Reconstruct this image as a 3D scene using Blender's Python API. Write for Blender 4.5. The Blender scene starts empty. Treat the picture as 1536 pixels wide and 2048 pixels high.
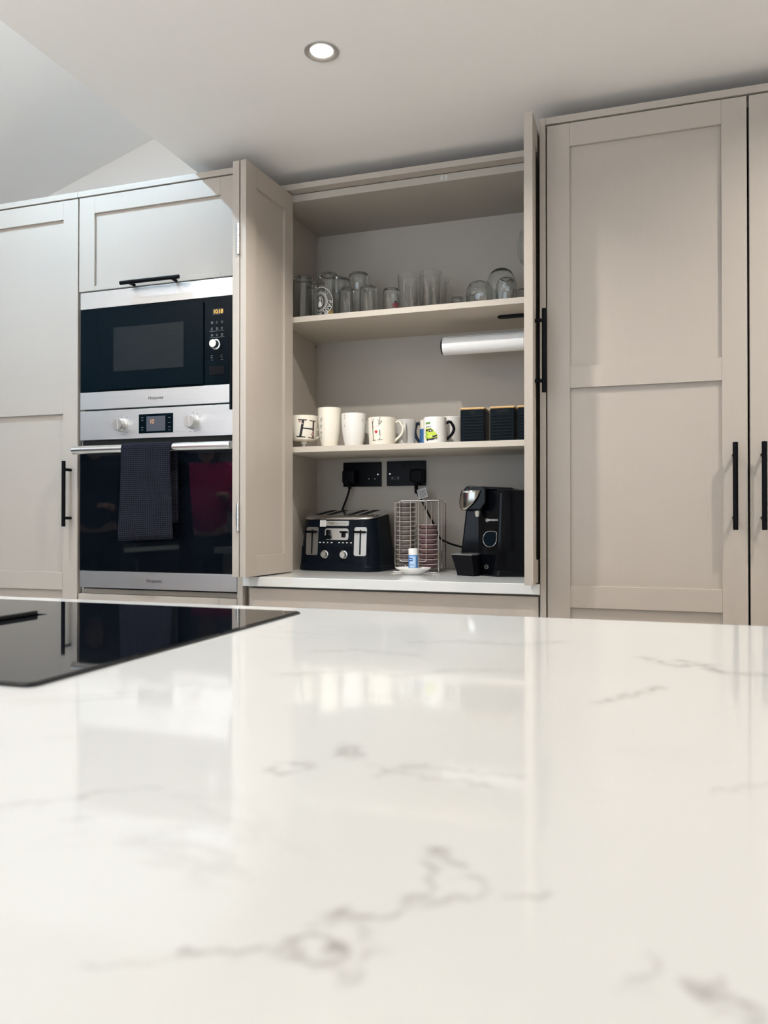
import bpy, bmesh, math, random
from mathutils import Vector, Matrix
random.seed(7)
PI = math.pi
EYE = 1.055                      # height of the lens above the floor; z below is written relative to it
scene = bpy.context.scene
C = scene.collection

# ------------------------------------------------------------------ materials
def new_mat(name):
    m = bpy.data.materials.new(name); m.use_nodes = True
    nt = m.node_tree; b = nt.nodes['Principled BSDF']
    return m, nt, b
def lin(r, g, b):
    f = lambda c: ((c/255+0.055)/1.055)**2.4 if c/255 > 0.04045 else c/255/12.92
    return (f(r), f(g), f(b), 1)
def pmat(name, col, rough=0.5, metal=0.0, spec=0.5, bump=0.0, bscale=(200, 200, 200), trans=0.0, ior=1.45, coat=0.0, var=0.0):
    m, nt, b = new_mat(name)
    b.inputs['Base Color'].default_value = col
    b.inputs['Roughness'].default_value = rough
    b.inputs['Metallic'].default_value = metal
    b.inputs['Specular IOR Level'].default_value = spec
    b.inputs['Transmission Weight'].default_value = trans
    b.inputs['IOR'].default_value = ior
    b.inputs['Coat Weight'].default_value = coat
    if bump or var:
        tc = nt.nodes.new('ShaderNodeTexCoord'); mp = nt.nodes.new('ShaderNodeMapping')
        mp.inputs['Scale'].default_value = bscale
        nz = nt.nodes.new('ShaderNodeTexNoise'); nz.inputs['Scale'].default_value = 1; nz.inputs['Detail'].default_value = 4
        nt.links.new(tc.outputs['Object'], mp.inputs['Vector']); nt.links.new(mp.outputs['Vector'], nz.inputs['Vector'])
        if bump:
            bp = nt.nodes.new('ShaderNodeBump'); bp.inputs['Strength'].default_value = bump; bp.inputs['Distance'].default_value = 0.001
            nt.links.new(nz.outputs['Fac'], bp.inputs['Height']); nt.links.new(bp.outputs['Normal'], b.inputs['Normal'])
        if var:
            mx = nt.nodes.new('ShaderNodeMix'); mx.data_type = 'RGBA'
            mx.inputs['A'].default_value = tuple(c*(1-var) for c in col[:3])+(1,)
            mx.inputs['B'].default_value = tuple(min(1, c*(1+var)) for c in col[:3])+(1,)
            nt.links.new(nz.outputs['Fac'], mx.inputs['Factor']); nt.links.new(mx.outputs['Result'], b.inputs['Base Color'])
    return m
def emat(name, col, strength):
    m, nt, b = new_mat(name)
    b.inputs['Base Color'].default_value = (0, 0, 0, 1)
    b.inputs['Emission Color'].default_value = col
    b.inputs['Emission Strength'].default_value = strength
    return m

M = {}
M['paint'] = pmat('cashmere_paint', lin(180, 171, 161), 0.42, bump=0.25, bscale=(420, 420, 14), var=0.012)
M['shelf'] = pmat('cashmere_shelf_lit', lin(200, 192, 180), 0.5)  # same board as the carcass, coloured lighter for the light on the shelf fronts
M['carcass'] = pmat('cashmere_board', lin(178, 171, 161), 0.5, bump=0.08, bscale=(300, 300, 300))
M['ceiling'] = pmat('ceiling_paint', lin(246, 243, 240), 0.9, bump=0.05, bscale=(90, 90, 90))
M['wall'] = pmat('wall_paint', lin(232, 228, 223), 0.9, bump=0.05, bscale=(90, 90, 90))
M['teal'] = pmat('teal_wall_paint', lin(34, 58, 68), 0.8, bump=0.05, bscale=(90, 90, 90))
M['floor'] = pmat('floor_vinyl', lin(216, 210, 202), 0.4, bump=0.1, bscale=(6, 60, 6), var=0.06)
M['steel'] = pmat('brushed_steel', (0.68, 0.68, 0.68, 1), 0.36, metal=1.0, bump=0.35, bscale=(4, 900, 900), var=0.05)
M['chrome'] = pmat('chrome', (0.75, 0.75, 0.75, 1), 0.12, metal=1.0)
M['shield'] = pmat('darkened_chrome', (0.36, 0.34, 0.31, 1), 0.16, metal=1.0)  # chrome with its base colour darkened to stand for dim reflections
M['satin'] = pmat('satin_metal', (0.72, 0.71, 0.69, 1), 0.32, metal=1.0)
M['bar_steel'] = pmat('polished_bar', (0.80, 0.79, 0.77, 1), 0.25, metal=1.0)
M['bglass'] = pmat('black_glass', (0.003, 0.0045, 0.007, 1), 0.03, spec=0.4)
M['fascia'] = pmat('black_fascia_glass', (0.002, 0.006, 0.0095, 1), 0.10, spec=0.07)
M['window'] = pmat('microwave_window', (0.013, 0.017, 0.020, 1), 0.16, spec=0.15, bump=0.3, bscale=(5, 5, 700), var=0.25)
M['black'] = pmat('matt_black', (0.004, 0.004, 0.006, 1), 0.45, spec=0.1)
M['gblack'] = pmat('gloss_black_plastic', (0.0018, 0.0022, 0.0035, 1), 0.09, spec=0.16)
M['dark'] = pmat('dark_void', (0.006, 0.006, 0.006, 1), 0.8)
M['slate'] = pmat('slate_plastic', (0.0035, 0.006, 0.0105, 1), 0.36, spec=0.12)
M['socket'] = pmat('socket_black', (0.0022, 0.0025, 0.0035, 1), 0.3, spec=0.1)
M['slot'] = pmat('toaster_slot', (0.002, 0.002, 0.002, 1), 0.9)
M['whitec'] = pmat('white_ceramic', lin(232, 230, 226), 0.16)
M['cream'] = pmat('cream_ceramic', lin(238, 233, 219), 0.16)
M['greyc'] = pmat('grey_white_ceramic', lin(205, 204, 200), 0.2)
M['bluec'] = pmat('blue_glaze', lin(60, 110, 165), 0.2)
M['navyc'] = pmat('navy_glaze', lin(14, 28, 48), 0.2)
M['glass'] = pmat('clear_glass', (0.97, 0.985, 0.98, 1), 0.0, trans=1.0, ior=1.45)
M['plastic_glass'] = pmat('clear_tumbler', (0.96, 0.96, 0.95, 1), 0.02, trans=1.0, ior=1.35)
M['decal_white'] = pmat('white_print', lin(222, 222, 222), 0.6)
M['gold'] = pmat('gold_print', lin(190, 160, 60), 0.4)
M['red'] = pmat('red_print', lin(190, 25, 40), 0.5)
M['maroon'] = pmat('maroon_print', lin(95, 40, 45), 0.5)
M['ink'] = pmat('ink_print', lin(38, 34, 36), 0.5)
M['brownink'] = pmat('brown_print', lin(70, 52, 46), 0.5)
M['greyink'] = pmat('grey_print', lin(140, 138, 136), 0.5)
M['pinkink'] = pmat('pink_print', lin(196, 150, 146), 0.5)
M['lime'] = pmat('lime_print', lin(190, 205, 70), 0.5)
M['green'] = pmat('green_print', lin(95, 135, 60), 0.5)
M['bamboo'] = pmat('bamboo', lin(205, 168, 115), 0.5, bump=0.1, bscale=(30, 300, 300), var=0.08)
M['canister'] = pmat('canister_metal', (0.005, 0.0085, 0.012, 1), 0.42, spec=0.06)
M['emboss'] = pmat('dark_print', (0.003, 0.003, 0.004, 1), 0.5)
M['paper'] = pmat('kitchen_paper', lin(246, 247, 248), 0.95, bump=0.45, bscale=(160, 160, 160), var=0.04)
M['white_plastic'] = pmat('white_plastic', lin(238, 238, 236), 0.35)
M['label_blue'] = pmat('blue_label', lin(88, 140, 200), 0.35, var=0.3, bscale=(60, 60, 40))
M['label_pale'] = pmat('pale_blue_label', lin(176, 206, 236), 0.35)
M['label_navy'] = pmat('navy_label', lin(28, 60, 140), 0.35)
M['pod_grey'] = pmat('pod_taupe', lin(98, 92, 88), 0.45)
M['pod_plum'] = pmat('pod_plum', lin(104, 76, 80), 0.45)
M['pod_foil'] = pmat('pod_foil', lin(205, 194, 190), 0.4)
M['lcd'] = pmat('lcd_grey', lin(74, 77, 86), 0.3)
M['amber'] = emat('amber_display', (1.0, 0.52, 0.07, 1), 2.2)
M['amber_dim'] = emat('amber_dim_display', (1.0, 0.55, 0.25, 1), 0.9)
M['lamp'] = emat('lamp_lens', (1.0, 0.96, 0.88, 1), 40)
M['trimring'] = pmat('lamp_ring', (0.62, 0.60, 0.58, 1), 0.3, metal=0.7)
M['skin'] = pmat('skin', lin(205, 160, 138), 0.5)
M['magenta'] = pmat('magenta_fleece', lin(205, 20, 110), 0.8)
M['navycloth'] = pmat('navy_cloth', lin(26, 32, 52), 0.85)
M['hair'] = pmat('dark_hair', lin(34, 26, 22), 0.6)

def pane_mat():
    m, nt, b = new_mat('window_pane'); N = nt.nodes; out = N['Material Output']
    tr = N.new('ShaderNodeBsdfTransparent'); gl = N.new('ShaderNodeBsdfGlossy'); gl.inputs['Roughness'].default_value = .01
    lw = N.new('ShaderNodeFresnel'); lw.inputs['IOR'].default_value = 1.45; mx = N.new('ShaderNodeMixShader')
    nt.links.new(lw.outputs[0], mx.inputs[0]); nt.links.new(tr.outputs[0], mx.inputs[1]); nt.links.new(gl.outputs[0], mx.inputs[2]); nt.links.new(mx.outputs[0], out.inputs['Surface'])
    return m
M['pane'] = pane_mat()
def towel_mat():
    m, nt, b = new_mat('waffle_towel')
    tc = nt.nodes.new('ShaderNodeTexCoord'); sp = nt.nodes.new('ShaderNodeSeparateXYZ')
    nt.links.new(tc.outputs['UV'], sp.inputs['Vector'])
    def wave(sock):
        a = nt.nodes.new('ShaderNodeMath'); a.operation = 'MULTIPLY'; a.inputs[1].default_value = 2*PI/0.0064
        s = nt.nodes.new('ShaderNodeMath'); s.operation = 'SINE'
        p = nt.nodes.new('ShaderNodeMath'); p.operation = 'MULTIPLY_ADD'; p.inputs[1].default_value = 0.5; p.inputs[2].default_value = 0.5
        q = nt.nodes.new('ShaderNodeMath'); q.operation = 'POWER'; q.inputs[1].default_value = 2.2
        nt.links.new(sock, a.inputs[0]); nt.links.new(a.outputs[0], s.inputs[0]); nt.links.new(s.outputs[0], p.inputs[0]); nt.links.new(p.outputs[0], q.inputs[0])
        return q.outputs[0]
    mx = nt.nodes.new('ShaderNodeMath'); mx.operation = 'MAXIMUM'
    nt.links.new(wave(sp.outputs['X']), mx.inputs[0]); nt.links.new(wave(sp.outputs['Y']), mx.inputs[1])
    col = nt.nodes.new('ShaderNodeMix'); col.data_type = 'RGBA'
    col.inputs['A'].default_value = lin(4, 5, 9); col.inputs['B'].default_value = lin(40, 41, 54)
    nt.links.new(mx.outputs[0], col.inputs['Factor']); nt.links.new(col.outputs['Result'], b.inputs['Base Color'])
    bp = nt.nodes.new('ShaderNodeBump'); bp.inputs['Strength'].default_value = 0.9; bp.inputs['Distance'].default_value = 0.002
    nt.links.new(mx.outputs[0], bp.inputs['Height']); nt.links.new(bp.outputs['Normal'], b.inputs['Normal'])
    b.inputs['Roughness'].default_value = 0.95; b.inputs['Specular IOR Level'].default_value = 0.15
    return m
M['towel'] = towel_mat()

def quartz_mat(name, painted):
    m, nt, b = new_mat(name)
    N = nt.nodes; Lk = nt.links
    tc = N.new('ShaderNodeTexCoord')
    base = lin(220, 221, 219)
    # soft cloudy veins that belong to the stone
    n0 = N.new('ShaderNodeTexNoise'); n0.inputs['Scale'].default_value = 3.2; n0.inputs['Detail'].default_value = 7; n0.inputs['Roughness'].default_value = 0.62
    n0.inputs['Distortion'].default_value = 1.4
    Lk.new(tc.outputs['Object'], n0.inputs['Vector'])
    r0 = N.new('ShaderNodeMath'); r0.operation = 'SUBTRACT'; r0.inputs[1].default_value = 0.5; Lk.new(n0.outputs['Fac'], r0.inputs[0])
    a0 = N.new('ShaderNodeMath'); a0.operation = 'ABSOLUTE'; Lk.new(r0.outputs[0], a0.inputs[0])
    m0 = N.new('ShaderNodeMapRange'); m0.inputs['From Min'].default_value = 0.0; m0.inputs['From Max'].default_value = 0.022
    m0.inputs['To Min'].default_value = 1; m0.inputs['To Max'].default_value = 0; Lk.new(a0.outputs[0], m0.inputs['Value'])
    n1 = N.new('ShaderNodeTexNoise'); n1.inputs['Scale'].default_value = 5.5; n1.inputs['Detail'].default_value = 3
    Lk.new(tc.outputs['Object'], n1.inputs['Vector'])
    m1 = N.new('ShaderNodeMapRange'); m1.inputs['From Min'].default_value = 0.55; m1.inputs['From Max'].default_value = 0.72; Lk.new(n1.outputs['Fac'], m1.inputs['Value'])
    mul = N.new('ShaderNodeMath'); mul.operation = 'MULTIPLY'; Lk.new(m0.outputs['Result'], mul.inputs[0]); Lk.new(m1.outputs['Result'], mul.inputs[1])
    sc = N.new('ShaderNodeMath'); sc.operation = 'MULTIPLY'; sc.inputs[1].default_value = 0.2 if painted else 0.3; Lk.new(mul.outputs[0], sc.inputs[0])
    fac = sc.outputs[0]
    if painted:
        at = N.new('ShaderNodeAttribute'); at.attribute_name = 'vein'
        n2 = N.new('ShaderNodeTexNoise'); n2.inputs['Scale'].default_value = 120; n2.inputs['Detail'].default_value = 4
        Lk.new(tc.outputs['Object'], n2.inputs['Vector'])
        m2 = N.new('ShaderNodeMapRange'); m2.inputs['From Min'].default_value = 0.35; m2.inputs['From Max'].default_value = 0.65
        m2.inputs['To Min'].default_value = 0.25; Lk.new(n2.outputs['Fac'], m2.inputs['Value'])
        mm = N.new('ShaderNodeMath'); mm.operation = 'MULTIPLY'; Lk.new(at.outputs['Fac'], mm.inputs[0]); Lk.new(m2.outputs['Result'], mm.inputs[1])
        ad = N.new('ShaderNodeMath'); ad.operation = 'ADD'; ad.use_clamp = True; Lk.new(fac, ad.inputs[0]); Lk.new(mm.outputs[0], ad.inputs[1]); fac = ad.outputs[0]
    mx = N.new('ShaderNodeMix'); mx.data_type = 'RGBA'; mx.inputs['A'].default_value = base; mx.inputs['B'].default_value = lin(128, 124, 122)
    Lk.new(fac, mx.inputs['Factor']); Lk.new(mx.outputs['Result'], b.inputs['Base Color'])
    b.inputs['Roughness'].default_value = 0.06
    b.inputs['Specular IOR Level'].default_value = 0.33
    return m
M['quartz'] = quartz_mat('white_quartz', False)
M['quartz_island'] = quartz_mat('white_quartz_island', True)

# ------------------------------------------------------------------ mesh builder
class B:
    def __init__(s): s.bm = bmesh.new(); s.mi = 0
    def _new(s, faces):
        for f in faces: f.material_index = s.mi
    def box(s, x0, x1, y0, y1, z0, z1, bev=0.0, seg=2):
        r = bmesh.ops.create_cube(s.bm, size=1.0)
        vs = r['verts']
        for v in vs:
            v.co = Vector(((x0+x1)/2+v.co.x*(x1-x0), (y0+y1)/2+v.co.y*(y1-y0), (z0+z1)/2+v.co.z*(z1-z0)))
        fs = {f for v in vs for f in v.link_faces}; s._new(fs)
        if bev:
            es = list({e for v in vs for e in v.link_edges})
            q = bmesh.ops.bevel(s.bm, geom=es, offset=bev, segments=seg, profile=0.5, affect='EDGES')
            s._new(q['faces'])
        return s
    def lathe(s, prof, c=(0, 0, 0), seg=48, close=False):
        # prof: list of (r, z); r=0 allowed at the ends
        rings = []
        for r, z in prof:
            if r < 1e-6: rings.append([s.bm.verts.new((c[0], c[1], c[2]+z))])
            else: rings.append([s.bm.verts.new((c[0]+r*math.cos(2*PI*k/seg), c[1]+r*math.sin(2*PI*k/seg), c[2]+z)) for k in range(seg)])
        n = len(rings)
        for i in range(n if close else n-1):
            a, b = rings[i], rings[(i+1) % n]
            for k in range(seg):
                k2 = (k+1) % seg
                if len(a) == 1 and len(b) == 1: continue
                if len(a) == 1: f = s.bm.faces.new((a[0], b[k2], b[k]))
                elif len(b) == 1: f = s.bm.faces.new((a[k], a[k2], b[0]))
                else: f = s.bm.faces.new((a[k], a[k2], b[k2], b[k]))
                f.material_index = s.mi
        return s
    def tube(s, pts, r, seg=10, cyclic=False, caps=True, sx=1.0):
        pts = [Vector(p) for p in pts]; n = len(pts); rings = []
        up = None
        for i, p in enumerate(pts):
            if cyclic: t = (pts[(i+1) % n]-pts[i-1]).normalized()
            elif i == 0: t = (pts[1]-p).normalized()
            elif i == n-1: t = (p-pts[i-1]).normalized()
            else: t = ((pts[i+1]-p).normalized()+(p-pts[i-1]).normalized()).normalized()
            if up is None:
                up = Vector((0, 0, 1)) if abs(t.z) < 0.9 else Vector((1, 0, 0))
            a = t.cross(up).normalized(); b2 = a.cross(t).normalized(); up = b2
            rr = r[i] if isinstance(r, (list, tuple)) else r
            rings.append([s.bm.verts.new(p+a*math.cos(2*PI*k/seg)*rr*sx+b2*math.sin(2*PI*k/seg)*rr) for k in range(seg)])
        for i in range(n if cyclic else n-1):
            a, b2 = rings[i], rings[(i+1) % n]
            for k in range(seg):
                f = s.bm.faces.new((a[k], a[(k+1) % seg], b2[(k+1) % seg], b2[k])); f.material_index = s.mi
        if caps and not cyclic:
            for q in (rings[0][::-1], rings[-1]):
                f = s.bm.faces.new(q); f.material_index = s.mi
        return s
    def cyl(s, p0, p1, r, seg=24, bev=0.0):
        if bev:
            p0 = Vector(p0); p1 = Vector(p1); d = (p1-p0).normalized()
            return s.tube([p0, p0+d*bev, p1-d*bev, p1], [r-bev, r, r, r-bev], seg)
        return s.tube([p0, p1], r, seg)
    def loft(s, rings, caps=True, smooth=False):
        vs = [[s.bm.verts.new(p) for p in ring] for ring in rings]
        for a, b in zip(vs, vs[1:]):
            n = len(a)
            for k in range(n):
                f = s.bm.faces.new((a[k], a[(k+1) % n], b[(k+1) % n], b[k])); f.material_index = s.mi
        if caps:
            for q in (vs[0][::-1], vs[-1]):
                f = s.bm.faces.new(q); f.material_index = s.mi
        return s
    def prism(s, poly, axis, a0, a1, bev=0.0, seg=2):
        # poly in the plane normal to axis: 'x'->(y,z) 'y'->(x,z) 'z'->(x,y)
        def P(p, a):
            return {'x': (a, p[0], p[1]), 'y': (p[0], a, p[1]), 'z': (p[0], p[1], a)}[axis]
        v0 = [s.bm.verts.new(P(p, a0)) for p in poly]; v1 = [s.bm.verts.new(P(p, a1)) for p in poly]
        n = len(poly); fs = []
        for k in range(n): fs.append(s.bm.faces.new((v0[k], v0[(k+1) % n], v1[(k+1) % n], v1[k])))
        fs.append(s.bm.faces.new(v0[::-1])); fs.append(s.bm.faces.new(v1))
        s._new(fs)
        if bev:
            es = list({e for f in fs for e in f.edges})
            q = bmesh.ops.bevel(s.bm, geom=es, offset=bev, segments=seg, profile=0.5, affect='EDGES'); s._new(q['faces'])
        return s
    def quad(s, pts):
        f = s.bm.faces.new([s.bm.verts.new(p) for p in pts]); f.material_index = s.mi; return s
    def mesh_text(s, txt, size, place, shear=0.0, spacing=1.0, align='CENTER'):
        cu = bpy.data.curves.new('t', 'FONT'); cu.body = txt; cu.size = size; cu.align_x = align; cu.align_y = 'CENTER'
        cu.shear = shear; cu.space_character = spacing; cu.resolution_u = 3
        ob = bpy.data.objects.new('t', cu); C.objects.link(ob)
        bpy.context.view_layer.update()
        me = bpy.data.meshes.new_from_object(ob.evaluated_get(bpy.context.evaluated_depsgraph_get()))
        bpy.data.objects.remove(ob); bpy.data.curves.remove(cu)
        vs = [s.bm.verts.new(place(v.co.x, v.co.y)) for v in me.vertices]
        for p in me.polygons:
            try:
                f = s.bm.faces.new([vs[i] for i in p.vertices]); f.material_index = s.mi
            except ValueError: pass
        bpy.data.meshes.remove(me)
        return s
    def xform(s, mat):
        bmesh.ops.transform(s.bm, matrix=mat, verts=s.bm.verts); return s

def world_off(o):
    v = Vector((0, 0, 0))
    while o is not None: v += Vector(o.location); o = o.parent
    return v
def part(name, b, mats, parent=None, local=False, loc=None, rz=None, smooth=True, angle=35, label=None, normals=True):
    """link one builder as one mesh object; unless local, its coordinates are room coordinates"""
    bm = b.bm
    if normals: bmesh.ops.recalc_face_normals(bm, faces=bm.faces)
    o = bpy.data.objects.new(name, None)
    me = bpy.data.meshes.new(name)
    if not local:
        org = world_off(parent) if parent is not None else Vector((0, 0, 0))
        if loc is None and parent is None:
            xs = [v.co.x for v in bm.verts]; ys = [v.co.y for v in bm.verts]; zs = [v.co.z for v in bm.verts]
            org = Vector(((min(xs)+max(xs))/2, (min(ys)+max(ys))/2, min(zs)))
        bmesh.ops.translate(bm, vec=-org, verts=bm.verts)
    bm.to_mesh(me); bm.free()
    for m in (mats if isinstance(mats, (list, tuple)) else [mats]): me.materials.append(m)
    if smooth:
        for p in me.polygons: p.use_smooth = True
        me.set_sharp_from_angle(angle=math.radians(angle))
    bpy.data.objects.remove(o)
    o = bpy.data.objects.new(name, me); C.objects.link(o)
    if parent is not None: o.parent = parent
    elif not local: o.location = org
    if smooth and me.materials[0].name not in ('clear_glass', 'clear_tumbler'):
        wn = o.modifiers.new('face_normals', 'WEIGHTED_NORMAL'); wn.mode = 'FACE_AREA'; wn.weight = 100; wn.keep_sharp = True
    if loc is not None: o.location = loc
    if rz is not None: o.rotation_euler = (0, 0, rz)
    if label: o['label'] = label
    return o
def tag(o, label, cat, group=None, kind=None):
    o['label'] = label; o['category'] = cat
    if group: o['group'] = group
    if kind: o['kind'] = kind
    return o
def thing(name, label, cat, loc, rz=0.0, group=None):
    o = bpy.data.objects.new(name, None); C.objects.link(o)
    o.location = loc; o.rotation_euler = (0, 0, rz); o.empty_display_size = 0.05
    return tag(o, label, cat, group)
def struct(name, b, mat, label, cat):
    o = part(name, b, mat, smooth=False); o['kind'] = 'structure'; o['label'] = label; o['category'] = cat
    return o
def dup(root, loc, rz, label, group=None):
    r = root.copy(); C.objects.link(r); r.location = loc; r.rotation_euler = (0, 0, rz); r['label'] = label
    if group: r['group'] = group
    for ch in root.children:
        c = ch.copy(); C.objects.link(c); c.parent = r
        for g in ch.children:
            d = g.copy(); C.objects.link(d); d.parent = c
    return r

FLOOR = -EYE
D = 2.2           # plane of the tall cabinet doors
ZI = -0.135       # island top
ZW = -0.18        # worktop
CEIL = 1.15
BACK = 2.79

# ------------------------------------------------------------------ room shell
XL, XR, YR = -4.4, 2.7, -2.7
EDGE = -1.409
struct('floor', B().box(XL-.1, XR+.1, YR-.1, BACK+.1, FLOOR-.1, FLOOR), M['floor'], 'taupe vinyl floor of the kitchen', 'floor')
struct('wall_back', B().box(XL-.1, XR+.1, BACK, BACK+.1, FLOOR, 2.4), M['wall'], 'white painted wall behind the cabinets', 'wall')
struct('wall_right', B().box(XR, XR+.1, YR, BACK, FLOOR, 2.4), M['wall'], 'white painted wall at the right end', 'wall')
struct('wall_left', B().box(XL-.1, XL, YR, BACK, FLOOR, 2.4), M['teal'], 'dark teal painted wall at the far left', 'wall')
WX0, WX1, WZ0, WZ1 = -3.2, .7, FLOOR+.08, 1.02  # added glazing out of view, lets fill daylight into the room
b = B(); b.box(XL-.1, WX0, YR-.1, YR, FLOOR, 2.4); b.box(WX1, XR+.1, YR-.1, YR, FLOOR, 2.4); b.box(WX0, WX1, YR-.1, YR, WZ1, 2.4); b.box(WX0, WX1, YR-.1, YR, FLOOR, WZ0)
struct('wall_rear', b, M['wall'], 'white painted wall behind the viewer around the added patio doors', 'wall')
wn = B()
for i in range(4):
    xa = WX0+(WX1-WX0)*i/4; xb = WX0+(WX1-WX0)*(i+1)/4
    for q in ((xa, xa+.05, WZ0, WZ1), (xb-.05, xb, WZ0, WZ1), (xa+.05, xb-.05, WZ0, WZ0+.06), (xa+.05, xb-.05, WZ1-.06, WZ1)): wn.box(q[0], q[1], YR-.075, YR-.015, q[2], q[3])
wf = struct('fill_window_1', wn, M['black'], 'added unseen patio doors behind the viewer, for fill daylight', 'window')
pn = B()
for i in range(4):
    xa = WX0+(WX1-WX0)*i/4; xb = WX0+(WX1-WX0)*(i+1)/4
    pn.box(xa+.05, xb-.05, YR-.05, YR-.04, WZ0+.06, WZ1-.06)
part('panes', pn, M['pane'], wf, smooth=False)
pl_ = bpy.data.lights.new('window_portal', 'AREA'); pl_.shape = 'RECTANGLE'; pl_.size = WX1-WX0; pl_.size_y = WZ1-WZ0; pl_.cycles.is_portal = True
po = bpy.data.objects.new('window_portal', pl_); C.objects.link(po); po.location = ((WX0+WX1)/2, YR-.12, (WZ0+WZ1)/2); po.rotation_euler = (PI/2, 0, 0)
struct('ceiling', B().box(EDGE, XR+.1, YR, BACK, CEIL, CEIL+0.6), M['ceiling'], 'flat white ceiling over the kitchen', 'ceiling')
# sloping ceiling of the extension, rising to the right behind the flat ceiling's edge
sx0, sz0, sx1, sz1 = -1.932, 1.577, -2.435, 1.420
k = (sz0-sz1)/(sx0-sx1)
zs = lambda x: sz0+k*(x-sx0)
b = B(); b.prism([(XL-.1, zs(XL-.1)), (EDGE+.3, zs(EDGE+.3)), (EDGE+.3, zs(EDGE+.3)+.12), (XL-.1, zs(XL-.1)+.12)], 'y', YR, BACK)
struct('ceiling_slope', b, M['ceiling'], 'sloping white ceiling of the extension at left', 'ceiling')

# ------------------------------------------------------------------ doors and handles
def shaker(b, x0, x1, z0, z1, y0, t, stile_l, stile_r, rails, panel0, panel1, bev=0.0011):
    """stiles full height, rails (za, zb) between, flat panel between y0+panel0 and y0+panel1"""
    b.box(x0, x0+stile_l, y0, y0+t, z0, z1, bev)
    b.box(x1-stile_r, x1, y0, y0+t, z0, z1, bev)
    for za, zb in rails: b.box(x0+stile_l, x1-stile_r, y0, y0+t, za, zb, bev)
    b.box(x0+stile_l-.004, x1-stile_r+.004, y0+panel0, y0+panel1, z0+.01, z1-.01)
    return b
def bar_handle(parent, p0, p1, out, base, posts, name='handle', r=0.0064):
    """black T-bar from p0 to p1; posts are points on the bar, each reaching back along 'out' by base"""
    b = B(); b.cyl(p0, p1, r, 20, 0.0008)
    for p in posts:
        q = Vector(p); b.cyl(q, q-Vector(out)*base, 0.005, 14)
    return part(name, b, M['black'], parent, label='black bar handle')

# left tall cabinet -------------------------------------------------
RZ = [(1.0215, 1.0855), (0.357, 0.417), (-0.2425, -0.183)]
t = thing('tall_cabinet', 'tall pale cashmere shaker cupboard at the far left, left of the ovens', 'cabinet', (-2.12, 2.49, FLOOR))
b = B(); b.box(-2.419, -2.401, 2.224, 2.77, FLOOR+.1, 1.0855); b.box(-1.842, -1.824, 2.224, 2.77, FLOOR+.1, 1.0855)
b.box(-2.401, -1.842, 2.224, 2.77, 1.067, 1.0855); b.box(-2.401, -1.842, 2.224, 2.77, FLOOR+.1, FLOOR+.118); b.box(-2.401, -1.842, 2.75, 2.77, FLOOR+.118, 1.067)
part('carcass', b, M['carcass'], t)
part('plinth', B().box(-2.42, -1.823, 2.26, 2.28, FLOOR, FLOOR+.1), M['paint'], t)
part('cornice', B().box(-2.42, -1.8225, 2.196, 2.77, 1.0885, 1.1075, .001), M['paint'], t)
d = part('cabinet_door', shaker(B(), -2.418, -1.8235, FLOOR+.105, 1.0855, D, .022, .061, .0605, RZ+[(FLOOR+.105, FLOOR+.165)], .0095, .02), M['paint'], t)
bar_handle(d, (-1.85, 2.165, -.0265), (-1.85, 2.165, .1935), (0, -1, 0), .036, [(-1.85, 2.165, .165), (-1.85, 2.165, .002)])

# oven housing -------------------------------------------------------
t = thing('oven_housing', 'tall cashmere housing unit that holds the microwave and the oven', 'cabinet', (-1.514, 2.49, FLOOR))
b = B(); b.box(-1.822, -1.815, 2.224, 2.77, FLOOR+.1, 1.0855); b.box(-1.2128, -1.1935, 2.196, 2.77, FLOOR+.1, 1.1075, .001)
for za, zb in ((1.067, 1.0855), (.766, .784), (.3625, .3648), (-.252, -.2375), (FLOOR+.1, FLOOR+.118)): b.box(-1.815, -1.2128, 2.226, 2.75, za, zb)
b.box(-1.815, -1.2128, 2.75, 2.77, FLOOR+.118, 1.067)
part('carcass', b, M['carcass'], t)
part('plinth', B().box(-1.822, -1.194, 2.26, 2.28, FLOOR, FLOOR+.1), M['paint'], t)
part('cornice', B().box(-1.8215, -1.2132, 2.196, 2.77, 1.0885, 1.1075, .001), M['paint'], t)
d = part('lift_up_door', shaker(B(), -1.8185, -1.2145, .7672, 1.0855, D, .022, .062, .0625, [(1.0285, 1.0855), (.7672, .7825)], .0095, .02), M['paint'], t)
bar_handle(d, (-1.6275, 2.165, .7705), (-1.4055, 2.165, .7705), (0, -1, 0), .036, [(-1.5975, 2.165, .7705), (-1.4385, 2.165, .7705)])
d = part('drawer_front', shaker(B(), -1.8185, -1.2165, -.62, -.2525, D, .022, .062, .0625, [(-.32, -.2525), (-.62, -.56)], .0095, .02), M['paint'], t)
d = part('drawer_front', shaker(B(), -1.8185, -1.2165, FLOOR+.105, -.623, D, .022, .062, .0625, [(-.69, -.623), (FLOOR+.105, FLOOR+.165)], .0095, .02), M['paint'], t)

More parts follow.
